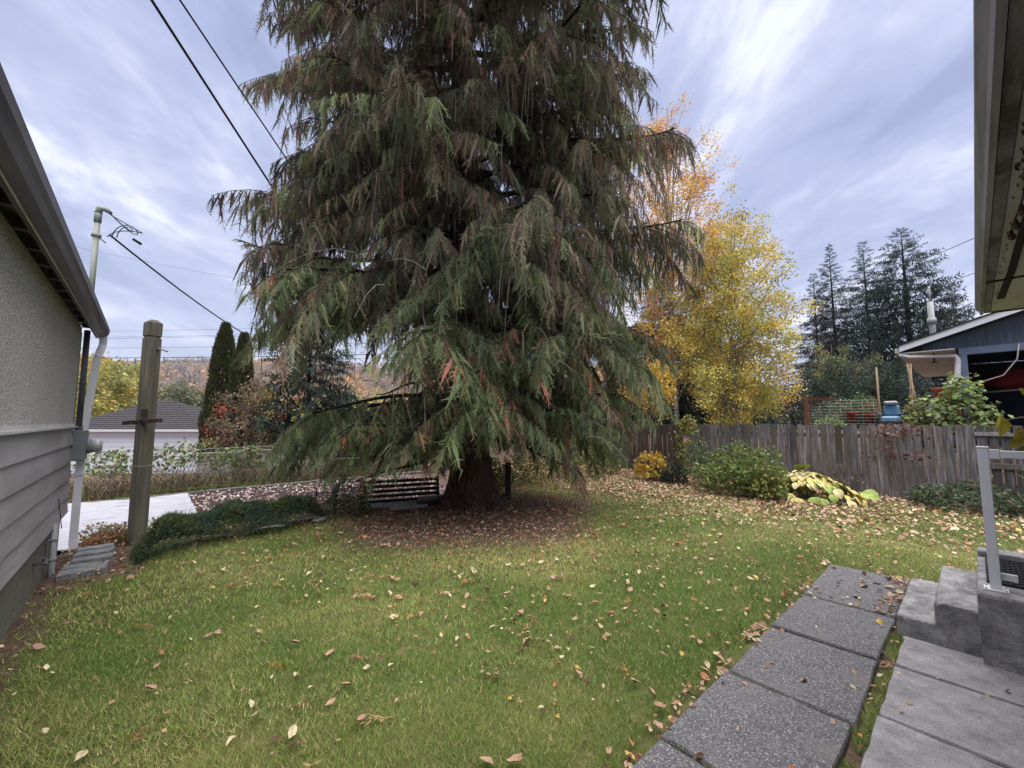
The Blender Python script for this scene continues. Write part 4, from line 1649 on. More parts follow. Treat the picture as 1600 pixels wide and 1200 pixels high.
def leaf_mesh(seed, name, mat):
    rr = random.Random(seed)
    L = 1.0
    W = rr.uniform(.24, .36)
    cup = rr.uniform(.2, 1.1)
    curl = rr.uniform(-.5, 1.1)
    ts = [0, .16, .36, .6, .82, 1.0]
    ws = [0.02, .72, 1.0, .84, .42, .02]
    V = []
    for t, w_ in zip(ts, ws):
        zc = curl * (t - .5) ** 2
        e = W * w_ * rr.uniform(.9, 1.1)
        V.append((t - .5, -e, zc + cup * e * rr.uniform(.5, 1)))
        V.append((t - .5, 0, zc))
        V.append((t - .5, e * rr.uniform(.9, 1.1), zc + cup * e * rr.uniform(.5, 1)))
    F = []
    for i in range(5):
        q = 3 * i
        F += [(q, q + 3, q + 4, q + 1), (q + 1, q + 4, q + 5, q + 2)]
    n = len(V)
    V += [(-.5, -.012, curl * .25), (-.5, .012, curl * .25), (-.78, .03, curl * .25 + .02)]
    F += [(n, n + 1, n + 2)]
    return MB().add(V, F, False).mesh(name, mat)


def leaf_mat(name, col):
    m, t, b = base_mat('leaf_' + name, .7, .2)
    co = coords(t)
    lo = tuple(c * .62 for c in col)
    hi = tuple(min(1, c * 1.2) for c in col)
    c = ramp(t, nz(t, co, 3.0, 6, .7, .3), [(.35, lo), (.62, hi)])
    w = nd(t, 'ShaderNodeTexWave')
    w.inputs['Scale'].default_value = 3.4
    w.inputs['Distortion'].default_value = .6
    t.links.new(co, w.inputs['Vector'])
    c = mixc(t, .12, c, w.outputs['Color'], 'MULTIPLY')
    t.links.new(c, b.inputs['Base Color'])
    return m


def leaf_density(x, y):
    d = 16.0 + 44.0 * smooth(.8, 3.6, x + .15 * y)
    d = d * (.25 + 1.5 * fbm(x, y, .9))
    lit = np.hypot(x - 4.35, y - 6.1)
    d = d + 420 * (1 - smooth(1.3, 3.1, lit))
    near_f = smooth(4.6, 9.8, x + .20 * (y - 2.5))
    d = d + 560 * near_f ** 2.0 * (.45 + .75 * fbm(x, y, 1.3)) * (.40 + .60 * smooth(-.5, 3.2, y))
    d = d + 480 * np.exp(-((y - 1.19) / .06) ** 2) * ((x > 1.4) & (x < 5.8)) * (.15 + 1.7 * vnoise(x, y, 2.6) ** 2)
    d = d + 500 * ((x > 4.55) & (x < 5.7) & (y > .47) & (y < .66)) + 60 * ((x > 5.66) & (x < 5.95) & (y > .3) & (y < 1.2))
    d = d + 240 * np.exp(-((y - .485) / .03) ** 2) * ((x > 1.6) & (x < 4.6))
    d = d * np.where(on_slab(x, y) & ~((x > 4.55) & (y > .47)), .30, 1)
    d = d * np.where((x > -.72) & (x < 0) & (y > 5.7), 6, 1)
    return d


def build_leaves():
    N = 700000
    SZ_FAR = 1.25
    x = RNG.uniform(-.68, 11.75, N)
    y = RNG.uniform(-1.2, 12.0, N)
    area = 12.43 * 13.2
    keep = RNG.random(N) < leaf_density(x, y) * area / N
    keep &= (y < edge_y(x) + .3)
    keep &= ~((x > 4.1) & (x < 5.42) & (y < .50))       # none inside the steps
    x, y = x[keep], y[keep]
    n = len(x)
    litter = (np.hypot(x - 4.35, y - 6.1) < 2.9)
    far = (x > 7.5)
    size = np.where(RNG.random(n) < .18, RNG.uniform(.055, .08, n), RNG.uniform(.024, .048, n))
    size = np.where(litter & (RNG.random(n) < .85), size * .62, size)
    size = np.where(far & ~litter, size * SZ_FAR, size)
    zz = gz_np(x, y) + np.where(on_slab(x, y), .034, .022)
    names = list(LEAF_COLS)
    pw = np.array([.28, .22, .10, .03, .17, .22])
    ci = RNG.choice(6, n, p=pw / pw.sum())
    ci = np.where(litter & (RNG.random(n) < .80), RNG.choice([0, 4, 2, 0, 5], n), ci)
    ci = np.where(far & (x > 9.6) & (y > 2.5) & (RNG.random(n) < .5), RNG.choice([2, 0, 5], n), ci)
    # in view and how large each shows
    f = x * FWD[0] + y * FWD[1]
    r = x * RGT[0] + y * RGT[1]
    inview = (f > .3) & (np.abs(r / f) < 1.24) & (np.hypot(x, y) > 1.8)
    show = np.where(inview, size / np.hypot(x, y), 0)
    order = np.argsort(-show)
    big = order[:300]
    rest = order[300:]
    mats = {k: leaf_mat(k, v) for k, v in LEAF_COLS.items()}
    meshes = {k: [leaf_mesh(i * 7 + j, 'fallen_leaf', mats[k]) for j in range(5)] for i, k in enumerate(names)}
    words = {'tan': 'light tan', 'cream': 'pale cream-yellow', 'orange': 'rust-orange', 'yellow': 'bright yellow', 'brown': 'dark brown', 'pink': 'pinkish brown'}
    for q in big:
        k = names[ci[q]]
        o = inst('fallen_leaf', random.choice(meshes[k]), None, (x[q], y[q], zz[q] - .002), (random.uniform(-.5, .5), random.uniform(-.5, .5), random.uniform(0, 6.28)), (size[q],) * 3)
        X_, Y_ = x[q], y[q]
        if on_slab(np.array([X_]), np.array([Y_]))[0]:
            row = 'smooth' if Y_ < .45 else 'pebbled'
            k_ = int(np.searchsorted([1.1, 2.0, 2.83, 3.68, 4.54], X_))
            where = 'on the %s slab %s' % (row, ['at the picture edge', 'nearest the camera', 'second from the camera', 'third from the camera', 'beside the lowest step', 'farthest away'][k_])
        elif Y_ < 1.4 and X_ < 5.8:
            where = ('in the joint between slab rows' if Y_ < .6 else 'at the grass edge of the path') + [', close to the camera', ', halfway along', ', near the steps'][int(np.searchsorted([2.6, 4.2], X_))]
        else:
            ff, rs_ = X_ * FWD[0] + Y_ * FWD[1], X_ * RGT[0] + Y_ * RGT[1]
            where = 'on the %s lawn, %s' % (['left', 'centre-left', 'centre', 'centre-right', 'right'][int(np.searchsorted([-.65, -.2, .2, .6], rs_ / ff))],
                                           ['at the front', 'near the front', 'halfway to the cedar', 'towards the cedar'][int(np.searchsorted([2.4, 3.2, 4.3], ff))])
        sz = 'small' if size[q] < .048 else 'large'
        tag(o, sz + ' ' + words[k] + ' fallen leaf ' + where, 'leaf', 'fallen leaves scattered on the lawn and slabs')
    P = np.stack([x[rest], y[rest], zz[rest] + RNG.uniform(0, .012, len(rest))], -1)
    base = np.array([LEAF_COLS[k] for k in names])[ci[rest]]
    cols = base * (1 + RNG.normal(0, .18, (len(rest), 1)))
    nrm = np.tile(np.array([[0, 0, 1.0]]), (len(rest), 1))
    V, F, c = leaf_quads(P, size[rest] * 1.05, np.clip(cols, .01, .8), nrm, .60, .66)
    o = np_mesh('leaf_litter', V, F, DRY, col=c)
    tag(o, 'smaller and farther fallen leaves and needles strewn over lawn and bed', 'leaf litter', 'fallen leaves scattered on the lawn and slabs', 'stuff')
    n = 26000
    x = RNG.uniform(-.6, 10.5, n)
    y = RNG.uniform(1.2, 9.0, n)
    k = (RNG.random(n) < (.10 + .5 * smooth(2.2, 4.5, x * .5 + y * .5)) * (.3 + 1.3 * fbm(x, y, 1.2))) & (y < edge_y(x))
    x, y = x[k], y[k]
    n = len(x)
    P = np.stack([x, y, gz_np(x, y) + RNG.uniform(.005, .02, n)], -1)
    V, F, c = leaf_quads(P, RNG.uniform(.010, .026, n), pick_cols(n, [(.34, .21, .13), (.46, .34, .20), (.18, .09, .06), (.42, .22, .10)], [3, 2, 2, 1]), np.tile([[0, 0, 1.]], (n, 1)), .55, .45)
    o = np_mesh('lawn_debris', V, F, DRY, col=c)
    tag(o, 'tiny needles, seeds and leaf scraps sprinkled through the lawn', 'debris', None, 'stuff')
    # shed cedar sprays, orange-brown, flat on the lawn
    n = 900
    x = RNG.uniform(-.3, 8.5, n)
    y = RNG.uniform(1.3, 8.5, n)
    lit = np.hypot(x - 4.2, y - 5.6)
    keep = (RNG.random(n) < .08 + .92 * (1 - smooth(1.5, 4.2, lit))) & (y < edge_y(x))
    x, y = x[keep], y[keep]
    n = len(x)
    a = RNG.uniform(0, 6.28, n)
    D = np.stack([np.cos(a), np.sin(a), 0.05 + 0 * a], -1)
    S = np.stack([-np.sin(a), np.cos(a), 0 * a], -1)
    V, F, c = fronds(np.stack([x, y, gz_np(x, y) + .022], -1), D, S, RNG.uniform(.08, .20, n), RNG.uniform(.02, .045, n), pick_cols(n, [(.40, .20, .08), (.30, .14, .07), (.45, .28, .14)], [3, 2, 2]), nl=5, thick=.05)
    o = np_mesh('cedar_twigs', V, F, DRY, col=c)
    tag(o, 'shed rusty cedar sprays lying on the lawn', 'twig litter', None, 'stuff')


build_leaves()


# ------------------------------------------------------------------ the cedar
def build_cedar():
    bx, by = 4.62, 6.32
    t = thing('cedar_tree', (bx, by, 0), 'huge weeping red cedar with drooping green and rusty sprays over the lawn', 'tree')
    o = np.array([bx, by, 0.0])
    lean = -RGT * .035

    def axis(z):
        return np.array([lean[0] * z, lean[1] * z, z])

    # trunk: fluted, flaring towards the roots
    H = 17.0
    nz_, na = 90, 64
    zs = np.concatenate([np.linspace(-.15, 1.2, 34), np.linspace(1.25, H, nz_ - 34)])
    V = []
    for z in zs:
        r = .27 * (1 - z / (H + 1)) + .05
        r += .22 * math.exp(-max(z, -.1) * 2.4)
        c = axis(z)
        for k in range(na):
            a = 2 * math.pi * k / na
            fl = (.16 * math.exp(-max(z, 0) * 1.1) + .035) * (math.sin(a * 5 + .6 * math.sin(z)) + .55 * math.sin(a * 9 + 1.3)) \
                + .05 * mnoise.noise((math.cos(a) * 6, math.sin(a) * 6, z * .5)) + .035 * math.sin(a * 23 + 2 * mnoise.noise((a, z * .6, 0)))
            rr = r * (1 + fl)
            V.append((c[0] + rr * math.cos(a), c[1] + rr * math.sin(a), z))
    F = []
    for i in range(len(zs) - 1):
        for k in range(na):
            k2 = (k + 1) % na
            F.append((i * na + k, i * na + k2, (i + 1) * na + k2, (i + 1) * na + k))
    np_mesh('trunk', V, F, BARKC, t, smooth=True)

    rr = random.Random(21)
    cam_az = math.atan2(-by, -bx)
    br = []
    # hand-placed limbs that read clearly in the photograph (right-vector/forward offsets)
    def az_of(right, fwd):
        v = RGT * right + FWD * fwd
        return math.atan2(v[1], v[0])
    special = [(1.75, az_of(-1, -.15), 3.3, .75, -.9, .25), (.95, az_of(-1, -.55), 2.2, .05, -.45, .15), (3.9, az_of(-1, -.05), 3.9, .1, -.35, .2),
               (4.6, az_of(-1, .3), 4.4, .9, -.6, .4), (3.7, az_of(-.8, -.6), 3.4, 1.1, -.6, .3), (2.3, az_of(1, -.2), 3.0, .4, -.8, .3), (2.0, az_of(.7, -.7), 2.6, .1, -.5, .2), (1.75, az_of(-1, .3), 3.2, .5, -.7, .2), (2.0, az_of(-1, -.7), 2.9, .35, -.7, .2), (1.5, az_of(-.5, -1), 2.3, .35, -.5, .2), (1.9, az_of(.2, -1), 2.3, .35, -.5, .2), (2.2, az_of(.9, .3), 3.1, .35, -.6, .2), (3.1, az_of(.6, -.8), 3.1, .5, -.9, .2), (3.3, az_of(1, .0), 3.5, .5, -1.0, .2), (3.0, az_of(-.1, -1), 2.7, .5, -.8, .2),
               (6.6, az_of(-1, -.1), 3.6, .5, -.8, .2), (7.6, az_of(-1, .1), 3.6, .6, -.8, .2), (9.6, az_of(-1, 0), 3.5, 1.2, -.9, .4), (8.6, az_of(1, -.05), 3.4, 1.7, -.6, .2), (10.0, az_of(1, .1), 3.7, 2.0, -.6, .2), (7.4, az_of(1, -.1), 3.2, 1.0, -.8, .3),
               (5.6, az_of(-1, -.3), 4.5, .9, -1.0, .4), (5.0, az_of(1, .05), 4.4, 1.0, -1.0, .5), (6.7, az_of(1, -.2), 4.5, 1.3, -1.0, .6)]
    for s in special:
        br.append(s)
    z = 1.15
    az = 0.3
    while z < 15.2:
        az += 2.399 + rr.uniform(-.35, .35)
        base_l = 2.5 if z < 1.9 else (3.1 if z < 3.4 else (3.95 if z < 7 else (4.75 if z < 12 else 4.75 * (19 - z) / 7.0)))
        toward = .5 + .5 * math.cos(az - cam_az)           # 1 = towards the lawn side of the path
        l = base_l * rr.uniform(.66, 1.08) * (1 - .30 * toward ** 1.5 * (1 if z < 7.5 else .6))
        right = math.cos(az) * RGT[0] + math.sin(az) * RGT[1]
        rise = (.10 + .16 * min(z, 10) / 2) * rr.uniform(.6, 1.4) if z > 3 else rr.uniform(-.25, .35)
        sag = -rr.uniform(.55, 1.1) * (1.0 if z < 8 else .75)
        if z < 2.2:
            rise = abs(rise) + .15
            sag *= .8
        if not (2.5 < z < 3.7 and right < -.25):
            br.append((z, az, l, rise, sag, rr.uniform(.1, .5)))
        z += .100 if z < 9.5 else (.16 if z < 11 else .27)
    FP, FD, FS, FL, FW, FK, FZ, FB = [], [], [], [], [], [], [], []
    twigs = MB()
    grey_tw = MB()
    for (z0, az, l, rise, sag, up) in br:
        rgt_ = math.cos(az) * RGT[0] + math.sin(az) * RGT[1]
        if 4.6 < z0 < 8.6 and rgt_ < -.35:
            l *= .80
        elif z0 < 4.6 and rgt_ < -.5:
            l *= .92
        elif z0 < 8.4 and rgt_ > .5:
            l *= .90
        d = np.array([math.cos(az), math.sin(az), 0])
        perp = np.array([-d[1], d[0], 0])
        bend = rr.uniform(-.25, .25)
        w1, w2, w3 = rr.uniform(0, 6), rr.uniform(0, 6), rr.uniform(.03, .09)
        c0 = axis(z0) + d * .12
        nseg = 12

        def pt(u):
            return c0 + d * l * u + perp * l * bend * u * u + np.array([0, 0, rise * u + sag * u * u * 1.15 + up * u ** 5]) + (perp * math.sin(u * 9 + w1) + np.array([0, 0, math.sin(u * 7 + w2)])) * w3 * u
        pts = [pt(i / nseg) for i in range(nseg + 1)]
        r0 = (.022 + .011 * l) * rr.uniform(.8, 1.15)
        MB().tube(pts, [r0 * (1 - .86 * (i / nseg)) + .004 for i in range(nseg + 1)], 6).build('branch', BARKD, t)
        nl_ = int(l / .115)
        # sprays lying over the limb itself
        nt = int(l / .055)
        for j in range(nt):
            u = .18 + .82 * j / nt
            p = pt(u)
            mid = p + o
            rgt = (mid[:2] - np.array([bx, by])) @ RGT
            fw = (mid[:2] - np.array([bx, by])) @ FWD
            k_ = 7.85 / (7.85 + fw)
            if (-2.9 < rgt * k_ < -.95) and (1.75 < 1.6 + (mid[2] - 1.6) * k_ < 3.55):
                continue
            if (mid[2] - 1.95) / (7.85 + fw) < -.085 and fw < 2.2:
                continue
            if mnoise.noise((u * l * 1.5, z0 * 3, 7.0)) < -.12:
                continue
            L_ = rr.uniform(.14, .34)
            FP.append(p + np.array([0, 0, r0 * (1 - u) + .01]))
            FD.append(perp * rr.choice((-1, 1)) * rr.uniform(.3, 1) + d * rr.uniform(.1, .8) + np.array([0, 0, rr.uniform(-.2, .25)]))
            FS.append(d + perp * rr.uniform(-.5, .5))
            FL.append(L_)
            FW.append(L_ * rr.uniform(.2, .34))
            FK.append(1 if rr.random() < min(.8, max(.06, (mid[2] - 2.4) / 4.2)) else 0)
            FZ.append(mid[2])
            FB.append(rr.gauss(1.0, .2))
        for j in range(nl_):
            u = .10 + .90 * (j + rr.random() * .6) / nl_
            if u > 1:
                u = 1
            p = pt(u)
            tang = pt(min(1, u + .05)) - pt(u - .05)
            tang = tang / np.linalg.norm(tang)
            sg = 1 if j % 2 else -1
            ll = (.35 + 1.05 * math.sin(math.pi * min(1, (u - .1) * 1.0)) ** .8) * rr.uniform(.6, 1.15)
            ld = perp * sg * rr.uniform(.5, 1.0) + d * rr.uniform(.35, .9) + np.array([0, 0, rr.uniform(-.75, .05)])
            if j >= nl_ - 2:
                ld = tang * 1.0 + np.array([0, 0, -.25])
                ll = .5
            ld = ld / np.linalg.norm(ld)
            q2 = []
            for i in range(5):
                s = i / 4
                q2.append(p + ld * ll * s + np.array([0, 0, -.45 * ll * s * s]))
            # leave the see-through hollow on the left between two whorls
            mid = q2[2] + o
            rgt = (mid[:2] - np.array([bx, by])) @ RGT
            fw = (mid[:2] - np.array([bx, by])) @ FWD
            zz = mid[2]
            k_ = 7.85 / (7.85 + fw)
            hol = (-2.9 < rgt * k_ < -.95) and (1.75 < 1.6 + (zz - 1.6) * k_ < 3.55)
            if hol and rr.random() < .93:
                continue
            hol2 = (.85 < rgt * k_ < 1.55) and (2.5 < 1.6 + (zz - 1.6) * k_ < 3.2)
            if hol2 and rr.random() < .6:
                continue
            # thin places where the sky shows
            kk = .080 if rgt > -.3 else (.105 if rgt > -1.9 else .085)
            if (zz - 2.0) / (7.85 + fw) < -kk and fw < 2.2:
                continue
            if abs(rgt * k_ + .05) < .34 and fw < .2 and zz < 1.9 and rr.random() < .35:
                continue
            if mnoise.noise((rgt * .9, zz * .9, fw * .6)) > (.34 if zz < 4 else .24) and rr.random() < .8:
                continue
            twigs.tube(q2, [.011, .009, .007, .005, .003], 3, caps=False)
            rust = rr.random() < .17
            brownish = rr.random() < min(.85, max(.14, (zz - 1.8) / 4.2))
            shade_ = min(1.5, max(.4, rr.gauss(1.0, .20 if zz < 4 else .30)))
            clump = rr.uniform(.8, 1.35)
            m = max(5, int(ll / (.030 if fw < .8 else .046)))
            for i in range(m):
                s = (i + rr.random()) / m
                b = p + ld * ll * s + np.array([0, 0, -.45 * ll * s * s])
                side = 1 if i % 2 else -1
                hd = np.array([rr.gauss(0, .25), rr.gauss(0, .25), -.8]) + ld * (rr.uniform(.0, .65) if zz < 3.8 else rr.uniform(-.15, .38)) * np.array([1, 1, .3])
                cr = np.cross(ld, [0, 0, 1])
                cr = cr / (np.linalg.norm(cr) + 1e-6)
                hd = hd + cr * side * (rr.uniform(.15, .75) if zz < 3.8 else rr.uniform(.0, .35))
                L_ = clump * (rr.uniform(.12, .28) if zz < 3.6 else rr.uniform(.13, .36))
                FP.append(b)
                FD.append(hd)
                sv = ld * rr.uniform(.4, 1) + cr * rr.uniform(-.8, .8)
                FS.append(sv)
                FL.append(L_)
                FW.append(L_ * (rr.uniform(.22, .36) if zz < 3.8 else rr.uniform(.13, .22)))
                FK.append(2 if (rust and rr.random() < .36) else (1 if brownish and rr.random() < .8 else 0))
                FZ.append(zz)
                FB.append(shade_)
            # long bare pendulous strands
            if 2.6 < zz < 8 and rr.random() < (.55 if rgt > -.3 else .2):
                for _ in range(rr.randrange(1, 4)):
                    s_ = rr.random()
                    b = p + ld * ll * s_ + np.array([0, 0, -.45 * ll * s_ * s_])
                    ln = rr.uniform(.5, 1.35)
                    sw = np.array([rr.gauss(0, .08), rr.gauss(0, .08), 0])
                    grey_tw.tube([b, b + np.array([0, 0, -ln * .35]) + sw * .3, b + np.array([0, 0, -ln * .7]) + sw * .8, b + np.array([0, 0, -ln]) + sw], [.006, .0055, .005, .003], 3, caps=False)
    twigs.build('twigs', BARKD, t)['kind'] = 'stuff'
    # pale bare twigs looping out of the low foliage
    for i in range(70):
        a = cam_az + rr.uniform(-1.6, 1.6)
        rad = rr.uniform(1.2, 2.7)
        zz = rr.uniform(.9, 4.2)
        p = np.array([math.cos(a) * rad, math.sin(a) * rad, zz])
        q = [p]
        dd = np.array([rr.gauss(0, 1), rr.gauss(0, 1), rr.gauss(.1, .5)])
        dd /= np.linalg.norm(dd)
        ln = rr.uniform(.4, 1.0)
        for s in (.33, .66, 1):
            q.append(p + dd * ln * s + np.array([0, 0, -.55 * ln * s * s]))
        grey_tw.tube(q, [.007, .006, .004, .002], 4, caps=False)
    grey_tw.build('hanging_strands', BARKG, t)['kind'] = 'stuff'
    P = np.array(FP)
    D = np.array(FD)
    S = np.array(FS)
    L = np.array(FL)
    W = np.array(FW)
    K = np.array(FK)
    Z = np.array(FZ)
    n = len(P)
    green = pick_cols(n, [(.130, .160, .082), (.165, .195, .095), (.105, .128, .075), (.21, .25, .10), (.20, .182, .10)], [4, 4, 3, 1.2, 2.5], .15)
    brown = pick_cols(n, [(.190, .165, .11), (.225, .180, .13), (.160, .158, .105), (.215, .135, .105), (.29, .24, .17)], [3, 3, 4, 2, 1.3], .18)
    k = np.clip((Z - 2.2) / 5, 0, 1)[:, None]
    brown = brown * (1 - .12 * k)
    cols = np.where((K == 1)[:, None], brown, green)
    rust = pick_cols(n, [(.60, .27, .17), (.50, .22, .15), (.38, .18, .13)], [2, 2, 2], .2)
    rust = np.where(Z[:, None] > 4.2, pick_cols(n, [(.24, .125, .10), (.30, .145, .11), (.42, .20, .14)], [3, 2, 1], .2), rust)
    tip = np.where((K == 0)[:, None], np.array([[.21, .30, .15]]), np.array([[.25, .19, .14]]))
    FBA = np.array(FB)[:, None]
    tipvar = np.clip(FBA, .5, 1.6)
    cols = cols * FBA * 1.28
    tip = tip * tipvar * 1.2
    live = K < 2
    low = np.where(Z < 3.8, 1.0, 1.5)[:, None]
    wd = np.where(Z < 3.8, .0085, .0105)[:, None]
    V, F, c = fronds(P[live], D[live], S[live], L[live], W[live], cols[live], nl=8, tipcol=tip[live], hang=.5, lean=low[live], wid=wd[live], pad=.27)
    np_mesh('foliage', V, F, NEEDLE, t, col=c)['kind'] = 'stuff'
    dd = ~live
    V, F, c = fronds(P[dd], D[dd], S[dd], L[dd] * 1.0, W[dd] * .8, rust[dd], nl=7, hang=.5, lean=low[dd], wid=wd[dd], pad=.24)
    np_mesh('dead_foliage', V, F, NEEDLE, t, col=c)['kind'] = 'stuff'


build_cedar()


# ------------------------------------------------------------------ generic plants
def lumpy_points(n, c, r, seed, shell=.45, lump=.28, half=False, ls=1.6):
    u = rand_dirs(n)
    if half:
        u[:, 2] = np.abs(u[:, 2])
    k = np.array([mnoise.noise((a[0] * ls + seed, a[1] * ls, a[2] * ls)) for a in u])
    k2 = np.array([mnoise.noise((a[0] * ls * 3 + seed, a[1] * ls * 3, a[2] * ls * 3)) for a in u])
    rad = (shell + (1 - shell) * RNG.random(n) ** .5) * (1 + lump * 1.6 * k + lump * .7 * k2)
    return np.array(c) + u * rad[:, None] * np.array(r), u


def stems(parent, base, tips, rad, mat, name='stem', n=4, joined=True):
    m = MB()
    b = Vector(base)
    for tp in tips:
        tp = Vector(tp)
        mid = b.lerp(tp, .5) + Vector((random.gauss(0, .06), random.gauss(0, .06), .08)) * (tp - b).length
        m.tube([b, mid, tp], [rad, rad * .7, rad * .3], n, caps=False)
    return m.build(name, mat, parent)


def bush(name, loc, r, n, size, pal, wts, label, cat='shrub', group=None, seed=1, cz=None, shell=.45, lump=.28, flat=.35, aspect=.62, nstem=9, mat=None, stemmat=None, droop=None, half=True, jitter=.2):
    t = thing(name, (loc[0], loc[1], gz(loc[0], loc[1])) if len(loc) == 2 else loc, label, cat, group)
    cz = cz if cz is not None else (0.05 if half else r[2])
    P, u = lumpy_points(n, (0, 0, cz), r, seed, shell, lump, half)
    P[:, 2] = np.maximum(P[:, 2], .02)
    nrm = unit(u + np.array([0, 0, .7]))
    V, F, c = leaf_quads(P, size * RNG.uniform(.65, 1.3, n), pick_cols(n, pal, wts, jitter), nrm, flat, aspect, droop)
    np_mesh('foliage', V, F, mat or LEAF, t, col=c)['kind'] = 'stuff'
    tips = [tuple(P[i] * .9) for i in RNG.integers(0, n, nstem)]
    if nstem:
        stems(t, (0, 0, 0), tips, max(.006, .012 * r[2]), stemmat or BARKG)
    return t


# hydrangea-like shrub against the fence
bush('leafy_shrub', (9.75, 3.40), (.95, .92, .88), 4600, .075, [(.13, .19, .055), (.20, .25, .075), (.09, .14, .05), (.30, .30, .08), (.16, .10, .05)], [4, 4, 3, 2, .6],
     'rounded light green shrub in front of the grey board fence', seed=3, cz=.12, lump=.3, nstem=14, droop=.4)
bush('leafy_shrub', (10.2, 4.6), (.5, .4, 1.0), 800, .07, [(.10, .15, .07), (.14, .19, .09), (.07, .10, .06)], [3, 2, 2],
     'taller loose dark green shrub behind the rounded light green one', seed=8, cz=.2, lump=.4, nstem=12)
bush('leafy_shrub', (9.55, 2.95), (.42, .48, .55), 900, .085, [(.22, .27, .08), (.30, .32, .10), (.36, .32, .09)], [3, 3, 2],
     'small yellow-green shrub between the rounded shrub and the hosta', seed=13, cz=.08, droop=.3)
bush('yellow_shrub', (10.1, 5.75), (.42, .5, .62), 420, .12, [(.62, .42, .07), (.55, .33, .06), (.30, .30, .08)], [4, 2, 1],
     'small shrub with bright yellow leaves before the brown fence', seed=5, cz=.1, shell=.6)
bush('dark_shrub', (9.95, 5.10), (.34, .36, .42), 900, .06, [(.020, .035, .030), (.035, .055, .045), (.03, .04, .03)], [2, 2, 1],
     'low dark bluish evergreen shrub beside the yellow-leaved shrub', seed=6)
bush('dark_shrub', (10.05, 5.55), (.30, .3, .34), 500, .06, [(.03, .05, .035), (.05, .075, .05), (.5, .3, .07)], [2, 2, .3],
     'low dark evergreen behind the yellow-leaved shrub', seed=16)
bush('spreading_shrub', (10.95, .12), (.62, .85, .40), 2600, .065, [(.075, .115, .06), (.11, .15, .075), (.05, .075, .045), (.2, .13, .09)], [4, 3, 3, 1],
     'low spreading dark green shrub at the fence foot behind the white post', seed=7, nstem=16)
bush('spreading_shrub', (11.05, -1.35), (.55, .7, .75), 2200, .065, [(.075, .105, .06), (.12, .15, .08), (.05, .07, .045), (.24, .15, .10)], [4, 3, 3, 1],
     'taller dark shrub at the fence foot, at the right edge of the photo', seed=9, nstem=16)


def build_hosta():
    t = thing('hosta', (10.2, 2.4, 0), 'clump of large yellowing hosta leaves at the foot of the fence', 'plant')
    rr = random.Random(4)
    mats = [leaf_mat('hosta_yellow', (.62, .53, .18)), leaf_mat('hosta_pale', (.62, .55, .28)), leaf_mat('hosta_green', (.30, .38, .10))]
    ms = []
    for mi, m_ in enumerate(mats):
        for s in range(3):
            r2 = random.Random(s * 3 + mi)
            V, F = [], []
            ts = [0, .12, .3, .5, .7, .88, 1.0]
            ws = [.05, .62, .95, 1.0, .8, .42, .02]
            W = r2.uniform(.40, .50)
            cv = r2.uniform(.5, .9)
            for a, w_ in zip(ts, ws):
                zc = .18 * a - cv * a * a * .55
                for k, q in enumerate((-1, -.5, 0, .5, 1)):
                    V.append((a, q * W * w_, zc + .10 * abs(q) * w_ + r2.uniform(-.012, .012)))
            for i in range(6):
                for k in range(4):
                    q = i * 5 + k
                    F.append((q, q + 5, q + 6, q + 1))
            ms.append(MB().add(V, F, True).mesh('leaf', m_))
    for i in range(210):
        a = rr.uniform(0, 2 * math.pi)
        ring = rr.random()
        ex, ey = .62 * ring, .92 * ring
        s = rr.uniform(.14, .24)
        z = .46 * (1 - ring ** 1.6) + .07
        px, py = ex * math.cos(a), ey * math.sin(a)
        inst('leaf', rr.choices(ms, [3, 3, 3, 3, 3, 3, 1.2, 1.2, 1.2])[0], t, (px, py, z), (rr.uniform(-.25, .25), rr.uniform(.1, .5) + .55 * ring, math.atan2(py, px) + rr.gauss(0, .4)), (s, s, s))
    inst('leaf', ms[6], t, (.05, .05, .55), (.1, -.8, 3.4), (.3, .3, .3))
    inst('leaf', ms[7], t, (.2, -.85, .20), (.5, .1, 4.2), (.3, .3, .3))
    tips = [(rr.uniform(-.3, .3), rr.uniform(-.5, .5), rr.uniform(.1, .4)) for _ in range(20)]
    stems(t, (0, 0, 0), tips, .01, LEAF_STEM)


LEAF_STEM = plain('pale_green_stem', (.24, .28, .10), .6, .3, 0, .2)
build_hosta()


def vine(name, x, y, w, z0, z1, n, size, pal, wts, label, seed):
    t = thing(name, (x, y, 0), label, 'vine')
    u = RNG.normal(0, .4, n)
    z = RNG.uniform(z0, z1, n)
    P = np.stack([-.04 - RNG.random(n) * .12, u * w, z], -1)
    k = np.array([mnoise.noise((seed, a * 3, b * 3)) for a, b in zip(P[:, 1], z)]) > -.12
    P = P[k]
    V, F, c = leaf_quads(P, size * RNG.uniform(.6, 1.3, len(P)), pick_cols(len(P), pal, wts), np.tile([[-1.0, 0, .3]], (len(P), 1)), .5, .75)
    np_mesh('foliage', V, F, LEAF, t, col=c)['kind'] = 'stuff'
    m = MB()
    for i in range(6):
        yy = random.uniform(-.3, .3) * w
        pts = [(-.025, yy + random.gauss(0, .05) * w, z0 * .3 + (z1 - z0 * .3) * s) for s in np.linspace(0, 1, 7)]
        m.tube(pts, .006, 4, caps=False)
    m.build('stem', BARKG, t)


